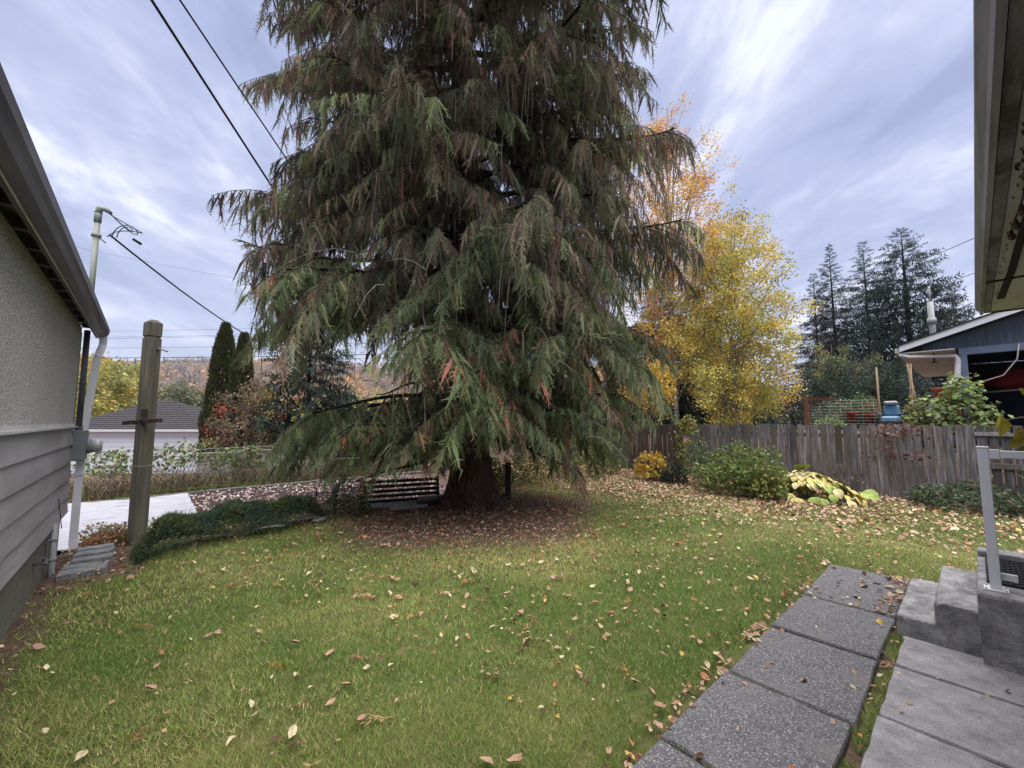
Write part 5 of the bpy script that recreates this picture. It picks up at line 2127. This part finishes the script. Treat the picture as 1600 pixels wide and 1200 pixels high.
vine('yellowing_vine', 11.72, 5.55, .5, .35, 1.75, 700, .085, [(.26, .30, .08), (.40, .36, .09), (.12, .17, .06), (.55, .38, .08)], [4, 3, 3, 1],
     'yellow-green vine climbing the post between brown and grey fence', 1.3)
vine('russet_vine', 11.74, 1.05, .62, .75, 1.52, 260, .07, [(.20, .10, .08), (.32, .20, .17), (.12, .05, .05)], [3, 2, 3],
     'sparse russet vine hanging down the grey fence', 4.7)
vine('sparse_vine', 11.72, 2.05, .5, .20, .62, 60, .06, [(.30, .24, .16), (.16, .17, .09)], [2, 2],
     'few thin pale twigs of vine on the fence above the hosta', 9.1)
vine('fence_ivy', 11.70, -1.1, .9, .55, 1.05, 200, .07, [(.13, .17, .08), (.22, .25, .10), (.6, .5, .08)], [3, 2, .5],
     'green climber on the fence right of the white post', 12.1)


def leaf_spray_right():
    t = thing('yellow_leaf_branch', (4.80, -.43, .52), 'branch with large yellow leaves reaching in above the white handrail', 'plant')
    m = MB().tube([(.0, -.25, -.6), (.02, -.05, .4), (.0, .02, .85), (-.02, .10, 1.13), (-.02, .16, 1.27)], [.014, .012, .009, .007, .005], 6)
    m.tube([(.0, .05, .95), (.05, .18, 1.00), (.05, .26, .98)], .005, 5)
    m.tube([(.0, .08, 1.05), (.03, .2, 1.10), (.03, .30, 1.07)], .005, 5)
    m.build('stem', CANE, t)
    lm = [leaf_mat('large_yellow', (.50, .42, .06)), leaf_mat('large_green', (.22, .27, .07))]
    me = [leaf_mesh(3, 'leaf', lm[0]), leaf_mesh(5, 'leaf', lm[0]), leaf_mesh(9, 'leaf', lm[1])]
    for (p, r_, s, k) in (((.03, .31, 1.03), (1.2, 1.2, .3), .17, 0), ((.05, .20, .93), (1.1, .9, 2.2), .18, 1), ((.03, .08, .90), (1.3, .7, 2.7), .19, 0), ((.02, .22, .84), (.9, .4, 1.9), .13, 2),
                          ((.0, .06, 1.04), (1.0, 1.3, 1.0), .14, 0), ((-.02, .14, 1.3), (1.3, -1.2, .4), .09, 1), ((-.02, .18, 1.28), (1.0, -1.0, 1.4), .08, 0), ((.05, -.05, .98), (1.0, .3, .7), .15, 1)):
        inst('leaf', me[k], t, p, r_, (s, s * 1.25, s))


leaf_spray_right()


# ------------------------------------------------------------------ low planting along the lawn edge
def build_juniper():
    t = thing('low_juniper', (1.0, 6.85, 0), 'low dark bluish-green mat of evergreen shrub edging the lawn', 'shrub')
    n = 30000
    u = RNG.random(n)
    v = RNG.normal(0, .42, n).clip(-1, 1)
    x = -1.02 + 2.25 * u
    cy = -.30 + .42 * u + .25 * smooth(0, .3, u)
    wid = .26 + .20 * np.sin(np.pi * np.clip(u * 1.05 + .04, 0, 1))
    y = cy + v * wid
    top = (.38 + .12 * np.sin(u * 17) * .5 + .12 * np.array([mnoise.noise((a * 4, b * 4, 2)) for a, b in zip(x, y)])) * np.sqrt(np.clip(1 - (v * .95) ** 2, 0, 1)) * (smooth(-.02, .10, u) * (1 - .75 * smooth(.88, 1.02, u)))
    z = top * (.35 + .65 * RNG.random(n) ** .5)
    P = np.stack([x, y, z], -1)
    A = unit(np.stack([RNG.normal(0, 1, n), RNG.normal(0, 1, n), RNG.uniform(.1, 1.3, n)], -1))
    S = unit(np.cross(A, rand_dirs(n)))
    L = RNG.uniform(.04, .10, n)[:, None]
    V = np.stack([P - S * .006, P + S * .006, P + A * L], 1).reshape(-1, 3)
    g = (np.array([mnoise.noise((a * 2.2, b * 2.2, 5)) for a, b in zip(x, y)]) > 0)[:, None]
    c = np.where(g, pick_cols(n, [(.060, .105, .070), (.09, .135, .09)], [1, 1]), pick_cols(n, [(.11, .14, .06), (.16, .155, .09), (.075, .11, .055)], [2, 1, 2]))
    np_mesh('foliage', V, np.arange(n * 3).reshape(-1, 3), NEEDLE, t, col=np.repeat(c, 3, 0))['kind'] = 'stuff'
    stems(t, (.1, 0, 0), [(random.uniform(-1, 1.1), random.uniform(-.4, .3), .12) for _ in range(24)], .01, BARKG)


build_juniper()
bush('small_shrub', (2.62, 7.05), (.42, .34, .46), 1900, .035, [(.05, .075, .04), (.08, .10, .05), (.12, .10, .05)], [3, 3, 1], 'small twiggy dark shrub at the lawn edge left of the bench', seed=22, nstem=22)
bush('flower_clump', (-.32, 8.35), (.42, .55, .34), 1500, .05, [(.42, .34, .24), (.50, .40, .33), (.24, .26, .10), (.34, .22, .12)], [3, 2, 3, 2], 'faded pale flower clump beside the white downspout', 'plant', seed=23, nstem=25)
bush('flower_clump', (.42, 8.15), (.50, .4, .32), 1300, .05, [(.30, .33, .10), (.20, .26, .08), (.5, .40, .18)], [3, 3, 1.5], 'faded yellow-green flower clump right of the wooden post', 'plant', seed=24, nstem=20)
bush('flower_clump', (1.35, 8.1), (.75, .4, .34), 1700, .05, [(.30, .32, .08), (.16, .20, .08), (.30, .17, .11), (.48, .40, .10)], [3, 3, 1.5, 1], 'yellowing perennial clump behind the low evergreen edging', 'plant', seed=25, nstem=20)
bush('flower_clump', (-.30, 7.72), (.28, .35, .16), 700, .05, [(.13, .17, .06), (.30, .12, .06), (.38, .18, .10)], [2, 2, 2], 'low reddish leafy clump by the foot of the downspout', 'plant', seed=26, nstem=8)


def build_iris():
    for k, (x, y, lab) in enumerate(((.42, 7.62, 'tuft of upright sword leaves right of the wooden post'), (.85, 7.72, 'smaller tuft of sword leaves behind the low evergreen edging'))):
        t = thing('iris_clump', (x, y, gz(x, y)), lab, 'plant')
        m = MB()
        for i in range(26 if k == 0 else 14):
            a = random.uniform(0, 6.28)
            r = random.uniform(0, .16)
            h = random.uniform(.22, .42)
            b = Vector((r * math.cos(a), r * math.sin(a), 0))
            s = Vector((math.cos(a + 1.5), math.sin(a + 1.5), 0)) * .014
            l = Vector((random.gauss(0, .08), random.gauss(0, .08), h))
            m.add([b - s, b + s, b + l * .6 + s * .8, b + l * .6 - s * .8, b + l + Vector((random.gauss(0, .04), 0, 0))], [(0, 1, 2, 3), (3, 2, 4)])
        m.build('blades', LEAF_STEM, t)['kind'] = 'stuff'


build_iris()


def build_brambles():
    """the tangle of dry stalks and raspberry leaves beyond the kerb"""
    n = 5200
    x = RNG.uniform(-3.2, 8.5, n)
    y = RNG.uniform(14.4, 16.6, n)
    z = gz_np(x, y) - .02
    h = RNG.uniform(.35, 1.05, n) * (.7 + .5 * vnoise(x, y, .8))
    P = np.stack([x, y, z], -1)
    l = RNG.normal(0, .30, (n, 2))
    S = np.stack([np.full(n, FWD[1]), np.full(n, -FWD[0]), np.zeros(n)], -1) * RNG.uniform(.003, .008, n)[:, None]
    T = np.concatenate([l * h[:, None], h[:, None]], 1)
    B_ = RNG.normal(0, .04, (n, 3))
    V = np.stack([P - S, P + S, P + T * .6 + S * .9 + B_, P + T * .6 - S * .9 + B_], 1).reshape(-1, 3)
    c = pick_cols(n, [(.20, .15, .10), (.29, .23, .16), (.13, .095, .065), (.36, .31, .21), (.14, .15, .06)], [3, 2, 3, 1, 1.5], .25)
    o = np_mesh('dry_stalks', V, np.arange(n * 4).reshape(-1, 4), DRY, col=np.repeat(c, 4, 0))
    tag(o, 'tangle of dry brown stalks beyond the garden kerb', 'weeds', kind='stuff')
    n = 22000
    x = RNG.uniform(-3.2, 8.5, n)
    y = RNG.uniform(14.3, 16.8, n)
    z = gz_np(x, y) + RNG.random(n) ** 1.2 * (.55 + .6 * vnoise(x, y, .9))
    P = np.stack([x, y, z], -1)
    V, F, c = leaf_quads(P, RNG.uniform(.03, .07, n), pick_cols(n, [(.18, .13, .085), (.25, .19, .125), (.12, .15, .06), (.30, .27, .14), (.18, .24, .08)], [3, 2, 2, 1, 1.5]), None, 0, .5)
    o = np_mesh('dry_undergrowth', V, F, DRY, col=c)
    tag(o, 'withered brown and green undergrowth among the dry stalks', 'weeds', kind='stuff')
    rr = random.Random(31)
    spots = [(-2.2, 15.2, .9, .75, 1.35), (-.6, 15.4, .8, .7, 1.1), (.75, 15.1, .8, .6, 1.25), (2.0, 15.4, .8, .6, 1.10), (3.4, 15.3, .7, .6, .95), (4.7, 15.4, .9, .6, 1.15), (6.2, 15.3, .9, .6, 1.1)]
    labs = ['leftmost bramble clump, close behind the white downspout', 'leafy bramble clump left of the wooden post', 'leafy bramble clump directly behind the wooden post', 'bramble clump right of the wooden post beneath the garage corner',
            'low bramble clump in front of the grey block pier', 'green bramble clump below the loose wire of the fence', 'bramble clump half hidden behind the cedar branches']
    for i, (x, y, rx, ry, hz_) in enumerate(spots):
        bush('bramble_clump', (x, y - .5), (rx, ry, .38), 420, .10, [(.15, .20, .09), (.22, .28, .10), (.11, .15, .08), (.38, .42, .16), (.22, .17, .11)], [4, 3, 3, 1, 2], labs[i], 'bramble', 'bramble clumps behind the garden kerb', seed=40 + i, cz=hz_ * .88, shell=.3, lump=.5, nstem=20, flat=.5, half=False, aspect=.8)
    # low grass tufts by the kerb
    bush('weed_patch', (1.2, 14.4), (2.3, .22, .16), 1500, .05, [(.14, .20, .05), (.26, .32, .08)], [2, 1], 'strip of low green weeds growing along the kerb', 'weeds', seed=55, nstem=0, flat=.2, aspect=.3)
    # leaves fallen on the soil bed
    n = 2600
    x = RNG.uniform(.7, 7.0, n)
    y = RNG.uniform(9.3, 13.8, n)
    P = np.stack([x, y, gz_np(x, y) + .075 + RNG.random(n) * .03], -1)
    V, F, c = leaf_quads(P, RNG.uniform(.05, .10, n), pick_cols(n, [(.52, .42, .40), (.40, .30, .26), (.60, .52, .48)], [2, 2, 1]), np.tile([[0, 0, 1.]], (n, 1)), .6)
    o = np_mesh('bed_leaf_litter', V, F, DRY, col=c)
    tag(o, 'pale fallen leaves scattered over the dark soil bed', 'leaf litter', kind='stuff')
    n = 420
    x = RNG.uniform(-1.5, .8, n)
    y = RNG.uniform(9.1, 11.2, n)
    P = np.stack([x, y, gz_np(x, y) + .17], -1)


build_brambles()

bush('brown_perennials', (2.5, 9.6), (1.5, .5, .42), 1800, .05, [(.16, .09, .07), (.26, .15, .09), (.22, .22, .08), (.10, .07, .05)], [3, 2, 1.5, 2], 'withered reddish-brown plants along the near side of the soil bed', 'plant', seed=61, nstem=40)


# ------------------------------------------------------------------ trees
def gd(px, f):
    """ground position f metres ahead, offset sideways by px/640 of that"""
    return FWD * f + RGT * f * px


def broadleaf(name, side, fwd, base_z, h, cz, rad, nclump, per, size, pal, wts, label, seed, bark=BARKB, trunks=1, rtrunk=.09, clump_r=.34, group=None, cat='tree', sparse_top=False, limbs=26, droopy=.3):
    x, y = gd(side, fwd)
    t = thing(name, (x, y, base_z), label, cat, group)
    rr = random.Random(seed)
    for k in range(trunks):
        a = rr.uniform(0, 6.28)
        lx, ly = math.cos(a) * .10 * k, math.sin(a) * .10 * k
        pts = [(lx * z_ / h * 4 + .04 * math.sin(z_ * 1.3 + k), ly * z_ / h * 4 + .04 * math.cos(z_ + k), z_) for z_ in np.linspace(0, h * .97, 12)]
        MB().tube(pts, [rtrunk * (1 - .92 * i / 11) for i in range(12)], 8).build('trunk', bark, t)
    P, u = lumpy_points(nclump, (0, 0, cz), rad, seed * 1.7, .18, .22, False, 1.4)
    m = MB()
    sel = rr.sample(range(nclump), min(limbs, nclump))
    for i in sel:
        tp = P[i]
        zb = max(h * .12, tp[2] - rr.uniform(.25, .45) * h * .5)
        b = np.array([0, 0, zb])
        mid = b * .5 + tp * .5 + np.array([0, 0, -.10 * h * .2])
        m.tube([tuple(b), tuple(mid), tuple(tp)], [rtrunk * .32, rtrunk * .2, .008], 5, caps=False)
    for i in range(nclump):
        tp = P[i]
        dd = unit(np.array([u[i][0], u[i][1], u[i][2] * .6 + .3]))
        q = tp - dd * clump_r * 1.6
        m.tube([tuple(q), tuple(tp + dd * clump_r * .4), tuple(tp + dd * clump_r * 1.0 + np.array([0, 0, -.15 * clump_r]))], [.008, .005, .003], 3, caps=False)
    m.build('limbs', bark if bark is not BARKB else BARKG, t)['kind'] = 'stuff'
    cc = np.repeat(P, per, 0)
    if sparse_top:
        keep = RNG.random(len(cc)) < (1.35 - .65 * (cc[:, 2] / h))
        cc = cc[keep]
    n = len(cc)
    Q = cc + RNG.normal(0, clump_r * .55, (n, 3)) * np.array([1, 1, .9])
    ccol = pick_cols(nclump, pal, wts, .14)
    base = np.repeat(ccol, per, 0)
    if sparse_top:
        base = base[keep]
    col = base * (1 + RNG.normal(0, .16, (n, 1)))
    V, F, c = leaf_quads(Q, size * RNG.uniform(.6, 1.25, n), np.clip(col, .01, .9), None, 0, .8, droopy)
    np_mesh('crown', V, F, LEAF, t, col=c)['kind'] = 'stuff'
    return t


broadleaf('birch_tree', .545, 16.0, .2, 9.9, 5.2, (2.35, 2.35, 4.7), 500, 90, .085, [(.74, .56, .13), (.58, .51, .13), (.76, .60, .15), (.38, .40, .13), (.66, .42, .13)], [4, 4, 3, 3, 1],
          'yellow-green birch standing just behind the board fence', 71, limbs=60)
broadleaf('birch_tree', .40, 17.5, .2, 16.6, 9.4, (2.5, 2.4, 7.0), 420, 62, .085, [(.74, .40, .09), (.76, .50, .10), (.62, .32, .13), (.52, .40, .12)], [4, 3, 2, 1],
          'taller thin-crowned orange birch between the cedar and the yellow birch', 72, sparse_top=True, trunks=2, limbs=70)
broadleaf('young_tree', .335, 11.9, 0, 3.3, 2.45, (.9, .8, .85), 50, 44, .085, [(.62, .40, .07), (.55, .33, .07), (.45, .36, .08)], [4, 2, 2],
          'small yellow-leaved tree squeezed between the cedar and brown fence', 73, clump_r=.26, rtrunk=.03, bark=BARKG, limbs=16)
broadleaf('yellow_tree', -.99, 62, -2.5, 13.0, 7.0, (6.4, 6, 6.2), 190, 60, .42, [(.44, .40, .11), (.36, .36, .12), (.50, .42, .10), (.26, .28, .10)], [4, 3, 2, 2],
          'broad yellow-green tree behind the white garage, left of the post', 74, clump_r=1.1, rtrunk=.25, bark=BARKG)
broadleaf('orange_tree', -1.02, 95, -2.5, 19, 12.5, (9, 7, 6.5), 150, 50, .6, [(.56, .34, .08), (.50, .30, .10), (.42, .34, .10)], [4, 2, 1],
          'orange-gold tree farther off behind the yellow-green one', 75, clump_r=1.5, rtrunk=.3, bark=BARKG)
broadleaf('olive_tree', -.795, 40, -1.9, 6.6, 3.9, (2.9, 2.8, 3.1), 190, 60, .22, [(.13, .15, .09), (.19, .20, .12), (.09, .11, .07), (.26, .20, .13)], [4, 3, 3, 1],
          'rounded olive-green evergreen tree behind the garage corner', 76, clump_r=.5, rtrunk=.2, bark=BARKD)
broadleaf('russet_shrub', -.645, 18.5, -1.3, 4.6, 2.5, (1.35, 1.3, 2.1), 90, 60, .10, [(.17, .12, .075), (.24, .16, .10), (.36, .05, .06), (.30, .25, .08), (.14, .15, .10)], [4, 3, 1.1, 2, 3],
          'russet and crimson shrub between the cypresses and the cedar', 77, clump_r=.34, rtrunk=.05, bark=BARKG, cat='shrub')
broadleaf('bare_bush', -.22, 26, -1.2, 6.6, 4.6, (2.0, 2, 1.7), 110, 5, .08, [(.4, .32, .25), (.3, .25, .2)], [1, 1],
          'bare twiggy tree seen under the cedar branches', 78, clump_r=.8, rtrunk=.06, bark=BARKG, limbs=60)


def conifer(name, side, fwd, base_z, h, rad, label, seed, nb=230, bare=.10, pal=None, wts=None, group=None, W=.20, shape=.85, droop=-.22, top=1.0, rt=None, gaps=.15, nl=9):
    x, y = gd(side, fwd)
    t = thing(name, (x, y, base_z), label, 'tree', group)
    rt = rt or h * .012
    MB().tube([(0, 0, 0), (.05, .03, h * .5), (0, 0, h)], [rt, rt * .6, .01], 8).build('trunk', BARKD, t)
    u = (np.arange(nb) + RNG.random(nb)) / nb
    z = h * (bare + (1 - bare) * u ** .92)
    k = 1 - (z / h)
    L = 1.12 * rad * (np.minimum(1, k / .75) ** shape) * RNG.uniform(.55, 1.12, nb) + .03 * h * .3
    az = np.arange(nb) * 2.399 + RNG.normal(0, .3, nb)
    keep = RNG.random(nb) > gaps
    z, L, az = z[keep], L[keep], az[keep]
    n = len(z)
    el = droop + .62 * (z / h) ** 1.5 + RNG.normal(0, .08, n)
    D = np.stack([np.cos(az) * np.cos(el), np.sin(az) * np.cos(el), np.sin(el)], -1)
    S = np.stack([-np.sin(az), np.cos(az), 0 * az], -1) + RNG.normal(0, .35, (n, 3))
    pal = pal or [(.035, .052, .045), (.050, .070, .055), (.028, .042, .038)]
    wts = wts or [3, 2, 2]
    P = np.stack([0 * z, 0 * z, z], -1)
    V, F, c = fronds(P, D, S, L, np.maximum(L * W, .14), pick_cols(n, pal, wts), nl=nl, lean=.5, thick=.028)
    # secondary twigs along each bough
    m_ = 11
    s = RNG.uniform(.25, 1.0, (n, m_, 1))
    P2 = (P[:, None] + D[:, None] * L[:, None, None] * s).reshape(-1, 3)
    sg = RNG.choice([-1, 1], (n, m_, 1))
    D2 = unit(D[:, None] * .8 + S[:, None] * sg * .6 + np.array([0, 0, -.35]) + RNG.normal(0, .25, (n, m_, 3))).reshape(-1, 3)
    S2 = rand_dirs(n * m_)
    L2 = np.repeat(np.maximum(L * .36, .22), m_) * RNG.uniform(.6, 1.2, n * m_)
    V2, F2, c2 = fronds(P2, D2, S2, L2, L2 * .30, pick_cols(n * m_, pal, wts), nl=5, lean=.6, thick=.06)
    np_mesh('crown', np.concatenate([V, V2]), np.concatenate([F, F2 + len(V)]), NEEDLE, t, col=np.concatenate([c, c2]))['kind'] = 'stuff'
    return t


G = 'tall conifers behind the neighbouring yard'
conifer('tall_spruce', .755, 46, .9, 17.6, 3.0, 'leftmost tall conifer, short and thin, right of the yellow birch', 81, group=G, nb=190, W=.17)
conifer('tall_spruce', .80, 44, .9, 20.0, 3.0, 'slim dense conifer second from the left', 82, group=G, nb=260, W=.18, pal=[(.045, .05, .045), (.06, .06, .05), (.07, .05, .045)], wts=[3, 2, 1], gaps=.05)
conifer('tall_spruce', .885, 42, .9, 19.6, 3.9, 'tall narrow conifer with open layered boughs and bare lower trunk', 83, group=G, nb=210, bare=.22, W=.16)
conifer('tall_spruce', .985, 38, .9, 19.0, 4.4, 'largest broad conifer with a rounded top left of the flue pipe', 84, group=G, nb=290, bare=.15, W=.17, shape=.65, rt=.36)
conifer('tall_spruce', 1.10, 50, .9, 17.5, 4.6, 'conifer partly hidden behind the right eave gutter', 85, group=G, nb=200)
conifer('dark_conifer', -.50, 21, -1.0, 9.6, 2.6, 'dark layered conifer behind the left side of the cedar', 86, nb=230, W=.24, pal=[(.030, .048, .042), (.045, .066, .058), (.08, .05, .04)], wts=[3, 2, .5])
conifer('dark_conifer', .37, 22, .2, 9.0, 3.2, 'dark evergreen filling the space behind the orange birch', 87, nb=260, W=.30, gaps=0)
conifer('dark_conifer', .50, 27, .2, 8.4, 3.2, 'dark evergreen behind the yellow birch', 88, nb=240, W=.30, gaps=0)

Gh = 'dark evergreen trees of the neighbouring hedge line'
for i, (s_, f_, h_, r_, lab) in enumerate(((.69, 30, 3.4, 1.5, 'dark evergreen at the left end of the hedge line beside the birch'), (.745, 31, 4.2, 1.5, 'pointed dark evergreen in the hedge line behind the trellis post'),
                                           (.80, 29, 4.4, 1.4, 'rounded dark evergreen behind the larger terracotta pot'), (.845, 32, 5.2, 1.7, 'olive evergreen in the hedge line left of the pale pole'),
                                           (.895, 26, 3.9, 1.4, 'grey-green evergreen behind the blue chair'), (.945, 27, 4.2, 1.6, 'dark evergreen behind the cane wigwam'), (.99, 24, 3.2, 1.3, 'dark evergreen under the carport eave'))):
    x, y = gd(s_, f_)
    bush('evergreen_tree', (x, y, gz(x, y) - .05), (r_, r_, h_), 3600, .17, [(.035, .055, .038), (.055, .075, .048), (.085, .095, .055)] if i % 3 else [(.04, .06, .05), (.075, .09, .085), (.10, .11, .10)], [3, 3, 1], lab, 'tree', Gh, seed=90 + i, cz=.3, shell=.55, lump=.3, nstem=6, mat=NEEDLE, stemmat=BARKD)
Gf = 'autumn trees beyond the hedge line'
broadleaf('olive_yellow_tree', .79, 36, .9, 7.6, 4.2, (1.9, 1.9, 3.2), 110, 55, .17, [(.20, .21, .08), (.28, .26, .10), (.14, .16, .07)], [3, 2, 3], 'olive-yellow tree below the slim dense conifer', 101, clump_r=.42, rtrunk=.1, bark=BARKG, group=Gf)
broadleaf('olive_yellow_tree', .87, 37, .9, 6.6, 3.6, (1.8, 1.8, 2.8), 90, 55, .17, [(.16, .18, .07), (.22, .23, .09), (.10, .13, .07)], [3, 2, 3], 'olive tree at the foot of the tall narrow conifer', 102, clump_r=.42, rtrunk=.1, bark=BARKG, group=Gf)
bush('garden_shrub', (13.9, 2.55, 1.35), (.35, .55, .75), 1100, .06, [(.13, .18, .11), (.20, .24, .16), (.09, .13, .08)], [3, 2, 2], 'feathery pale green plant behind the wire panel fence', seed=111, nstem=16)
bush('garden_shrub', (13.85, 1.95, 1.75), (.25, .35, .42), 650, .055, [(.10, .16, .07), (.16, .20, .09)], [2, 2], 'green plant growing in the larger terracotta pot', seed=112, nstem=10)
bush('garden_shrub', (13.7, 1.72, 1.6), (.2, .22, .5), 420, .05, [(.26, .24, .10), (.16, .18, .08), (.35, .18, .12)], [2, 2, 1], 'yellowish plant between the pots and pale pole', seed=113, nstem=10)
bush('garden_shrub', (13.2, 2.5, 1.35), (.15, .32, .30), 260, .06, [(.34, .40, .20), (.26, .33, .14)], [2, 2], 'small pale green plant peeping over the fence by the wire panel', seed=114, nstem=8)
bush('maple_shrub', (13.1, .26, .9), (.40, .58, 1.12), 1500, .105, [(.22, .30, .10), (.30, .38, .15), (.16, .22, .08), (.40, .42, .12), (.26, .12, .07)], [4, 4, 3, 1, .5],
     'broad-leaved light green shrub leaning over the fence below the carport', seed=115, cz=.45, shell=.5, lump=.35, nstem=16, flat=.6, aspect=.85)
bush('maple_shrub', (13.1, .88, .95), (.25, .30, .75), 420, .08, [(.26, .30, .10), (.18, .20, .08), (.4, .3, .1)], [3, 3, 1],
     'looser yellow-green shoots left of the broad-leaved shrub', seed=116, cz=.35, nstem=12, flat=.5, aspect=.8)


def cypress(side, fwd, base_z, h, r, label, seed):
    x, y = gd(side, fwd)
    t = thing('column_cypress', (x, y, base_z), label, 'tree', 'column cypresses behind the garden')
    MB().tube([(0, 0, 0), (0, 0, h * .9)], [.12, .02], 8).build('trunk', BARKD, t)
    n = 15000
    u = RNG.random(n) ** 1.05
    a = RNG.uniform(0, 6.28, n)
    lob = np.array([mnoise.noise((math.cos(q) * 1.6 + seed, math.sin(q) * 1.6, w * h * .9)) for q, w in zip(a, u)])
    prof = r * np.clip(1.02 - u ** 1.7, 0, 1) ** .62 * (.70 + .30 * smooth(0, .18, u))
    rad = prof * (1 + .28 * lob) * (.72 + .28 * RNG.random(n) ** .5)
    P = np.stack([rad * np.cos(a), rad * np.sin(a), u * h], -1)
    D = unit(np.stack([np.cos(a) * .55, np.sin(a) * .55, np.ones(n)], -1) + RNG.normal(0, .2, (n, 3)))
    S = unit(np.cross(D, rand_dirs(n)))
    L = RNG.uniform(.10, .24, n)[:, None]
    V = np.stack([P, P + S * .035 + D * L * .5, P + D * L, P - S * .035 + D * L * .5], 1).reshape(-1, 3)
    c = pick_cols(n, [(.060, .075, .030), (.085, .095, .038), (.045, .058, .028), (.10, .085, .04)], [3, 3, 3, 1])
    np_mesh('crown', V, np.arange(4 * n).reshape(-1, 4), NEEDLE, t, col=np.repeat(c, 4, 0))['kind'] = 'stuff'


cypress(-.710, 20.5, -1.2, 7.6, .78, 'left and taller one of the two column cypresses', 1)
cypress(-.662, 19.6, -1.2, 6.9, .66, 'right and shorter one of the two column cypresses', 2)
x_, y_ = gd(-.69, 17.5)
bush('dark_shrub', (x_, y_), (.7, .7, 1.3), 1500, .09, [(.03, .045, .03), (.05, .07, .04)], [1, 1], 'dark bush at the foot of the column cypresses', seed=120)
x_, y_ = gd(-.615, 17.2)
bush('dark_shrub', (x_, y_), (1.0, .9, 1.7), 2200, .09, [(.06, .075, .04), (.10, .11, .05), (.17, .13, .07)], [2, 2, 1], 'olive bush in front of the russet shrub near the cedar', seed=121)
# dark plants behind the cedar's foot
for (x_, y_, r_, pal_, lab) in ((5.9, 7.6, (.7, .5, .7), [(.10, .13, .05), (.45, .34, .07), (.07, .09, .05)], 'yellowing shrub behind the dark stubby post'),
                                (7.3, 7.7, (.9, .6, .8), [(.20, .18, .06), (.10, .13, .06), (.40, .30, .07)], 'mixed green and yellow shrub in the shade behind the cedar'),
                                (9.0, 7.4, (.9, .7, 1.25), [(.10, .14, .07), (.16, .19, .08), (.42, .34, .09)], 'leafy shrub under the right edge of the cedar'),
                                (10.3, 7.45, (.45, .5, 1.3), [(.20, .24, .10), (.50, .38, .10), (.12, .15, .08)], 'yellow-green shrub between cedar foliage and the brown fence')):
    bush('shade_shrub', (x_, y_), r_, 1500, .08, pal_, [3, 2, 2], lab, seed=int(x_ * 10))


# ------------------------------------------------------------------ poles and overhead wires
def build_wires():
    px = -.262
    x, y = gd(px, 38)
    p = thing('utility_pole', (x, y, -1.8), 'weathered wooden utility pole glimpsed through the cedar branches', 'utility pole')
    MB().tube([(0, 0, 0), (0, 0, 13.4)], [.17, .12], 10).build('shaft', REDW, p)
    q = Vector((RGT[0], RGT[1], 0))
    f = Vector((FWD[0], FWD[1], 0))
    MB().bar(Vector((0, 0, 12.6)) - f * 1.1, Vector((0, 0, 12.6)) + f * 1.1, .10, .12).build('crossarm', REDW, p)
    L0 = gd(-1.9, 46)
    R0 = gd(1.15, 62)
    ws = [(11.0, .0, .3, .012, 'topmost'), (10.5, .5, .3, .012, 'second'), (10.15, -.5, .3, .012, 'third'), (9.25, .2, .25, .014, 'fourth'), (8.15, .0, .2, .032, 'thickest'), (7.75, .0, .2, .016, 'lowest'), ]
    for (z, off, sag, r, nm) in ws:
        a = (L0[0] + f.x * off, L0[1] + f.y * off, z + 1.0)
        b = (x + f.x * off, y + f.y * off, z - .35)
        c = (R0[0], R0[1], z + 2.6)
        wire('overhead_wire', a, b, sag + .3, r, nm + ' of the thin wires crossing the sky left of the cedar' if nm != 'thickest' else 'thickest black cable crossing before the far hill', 'wire', 'overhead wires running to the utility pole')
    # feeder crossing behind the cedar, faint
    wire('overhead_wire', (*gd(-1.3, 30), 16.0), (*gd(-.262, 38), 12.8), .6, .008, 'faint single wire high above the cypresses', 'wire', 'overhead wires running to the utility pole')
    # two cables running overhead from the camera's side down to the far pole
    wire('overhead_cable', (-.55, 5.6, 6.55), (*gd(-.22, 42), 3.7), .55, .018, 'thicker of the two cables running down from the top left', 'cable', 'cables passing in front of the cedar', n=40)
    wire('overhead_cable', (-.28, 5.45, 6.5), (*gd(-.13, 42), 3.7), .45, .012, 'thinner of the two cables running down from the top left', 'cable', 'cables passing in front of the cedar', n=40)
    # service drop from the mast
    a = Vector((-.50, 7.44, 4.03))
    wire('service_drop', a, (4.2, 17.5, 4.1), .28, .013, 'twisted service cable sagging from the mast head to the cedar', 'cable')
    wire('clothesline_remnant', (.06, 7.40, 1.0), (.62, 8.9, .75), .10, .006, 'thin cord slung from the wooden post to the ground', 'cord', None, ROPE)


build_wires()


# ------------------------------------------------------------------ air
def build_haze():
    m = bpy.data.materials.new('haze_air')
    m.use_nodes = True
    t = m.node_tree
    t.nodes.clear()
    out = nd(t, 'ShaderNodeOutputMaterial')
    v = nd(t, 'ShaderNodeVolumePrincipled')
    v.inputs['Color'].default_value = (.80, .82, .95, 1)
    v.inputs['Density'].default_value = .00022
    t.links.new(v.outputs[0], out.inputs['Volume'])
    o = MB().box(-1700, 1700, -1700, 1700, -6, 160).build('haze', m)
    tag(o, kind='stuff')


HAZE = True
if HAZE:
    build_haze()
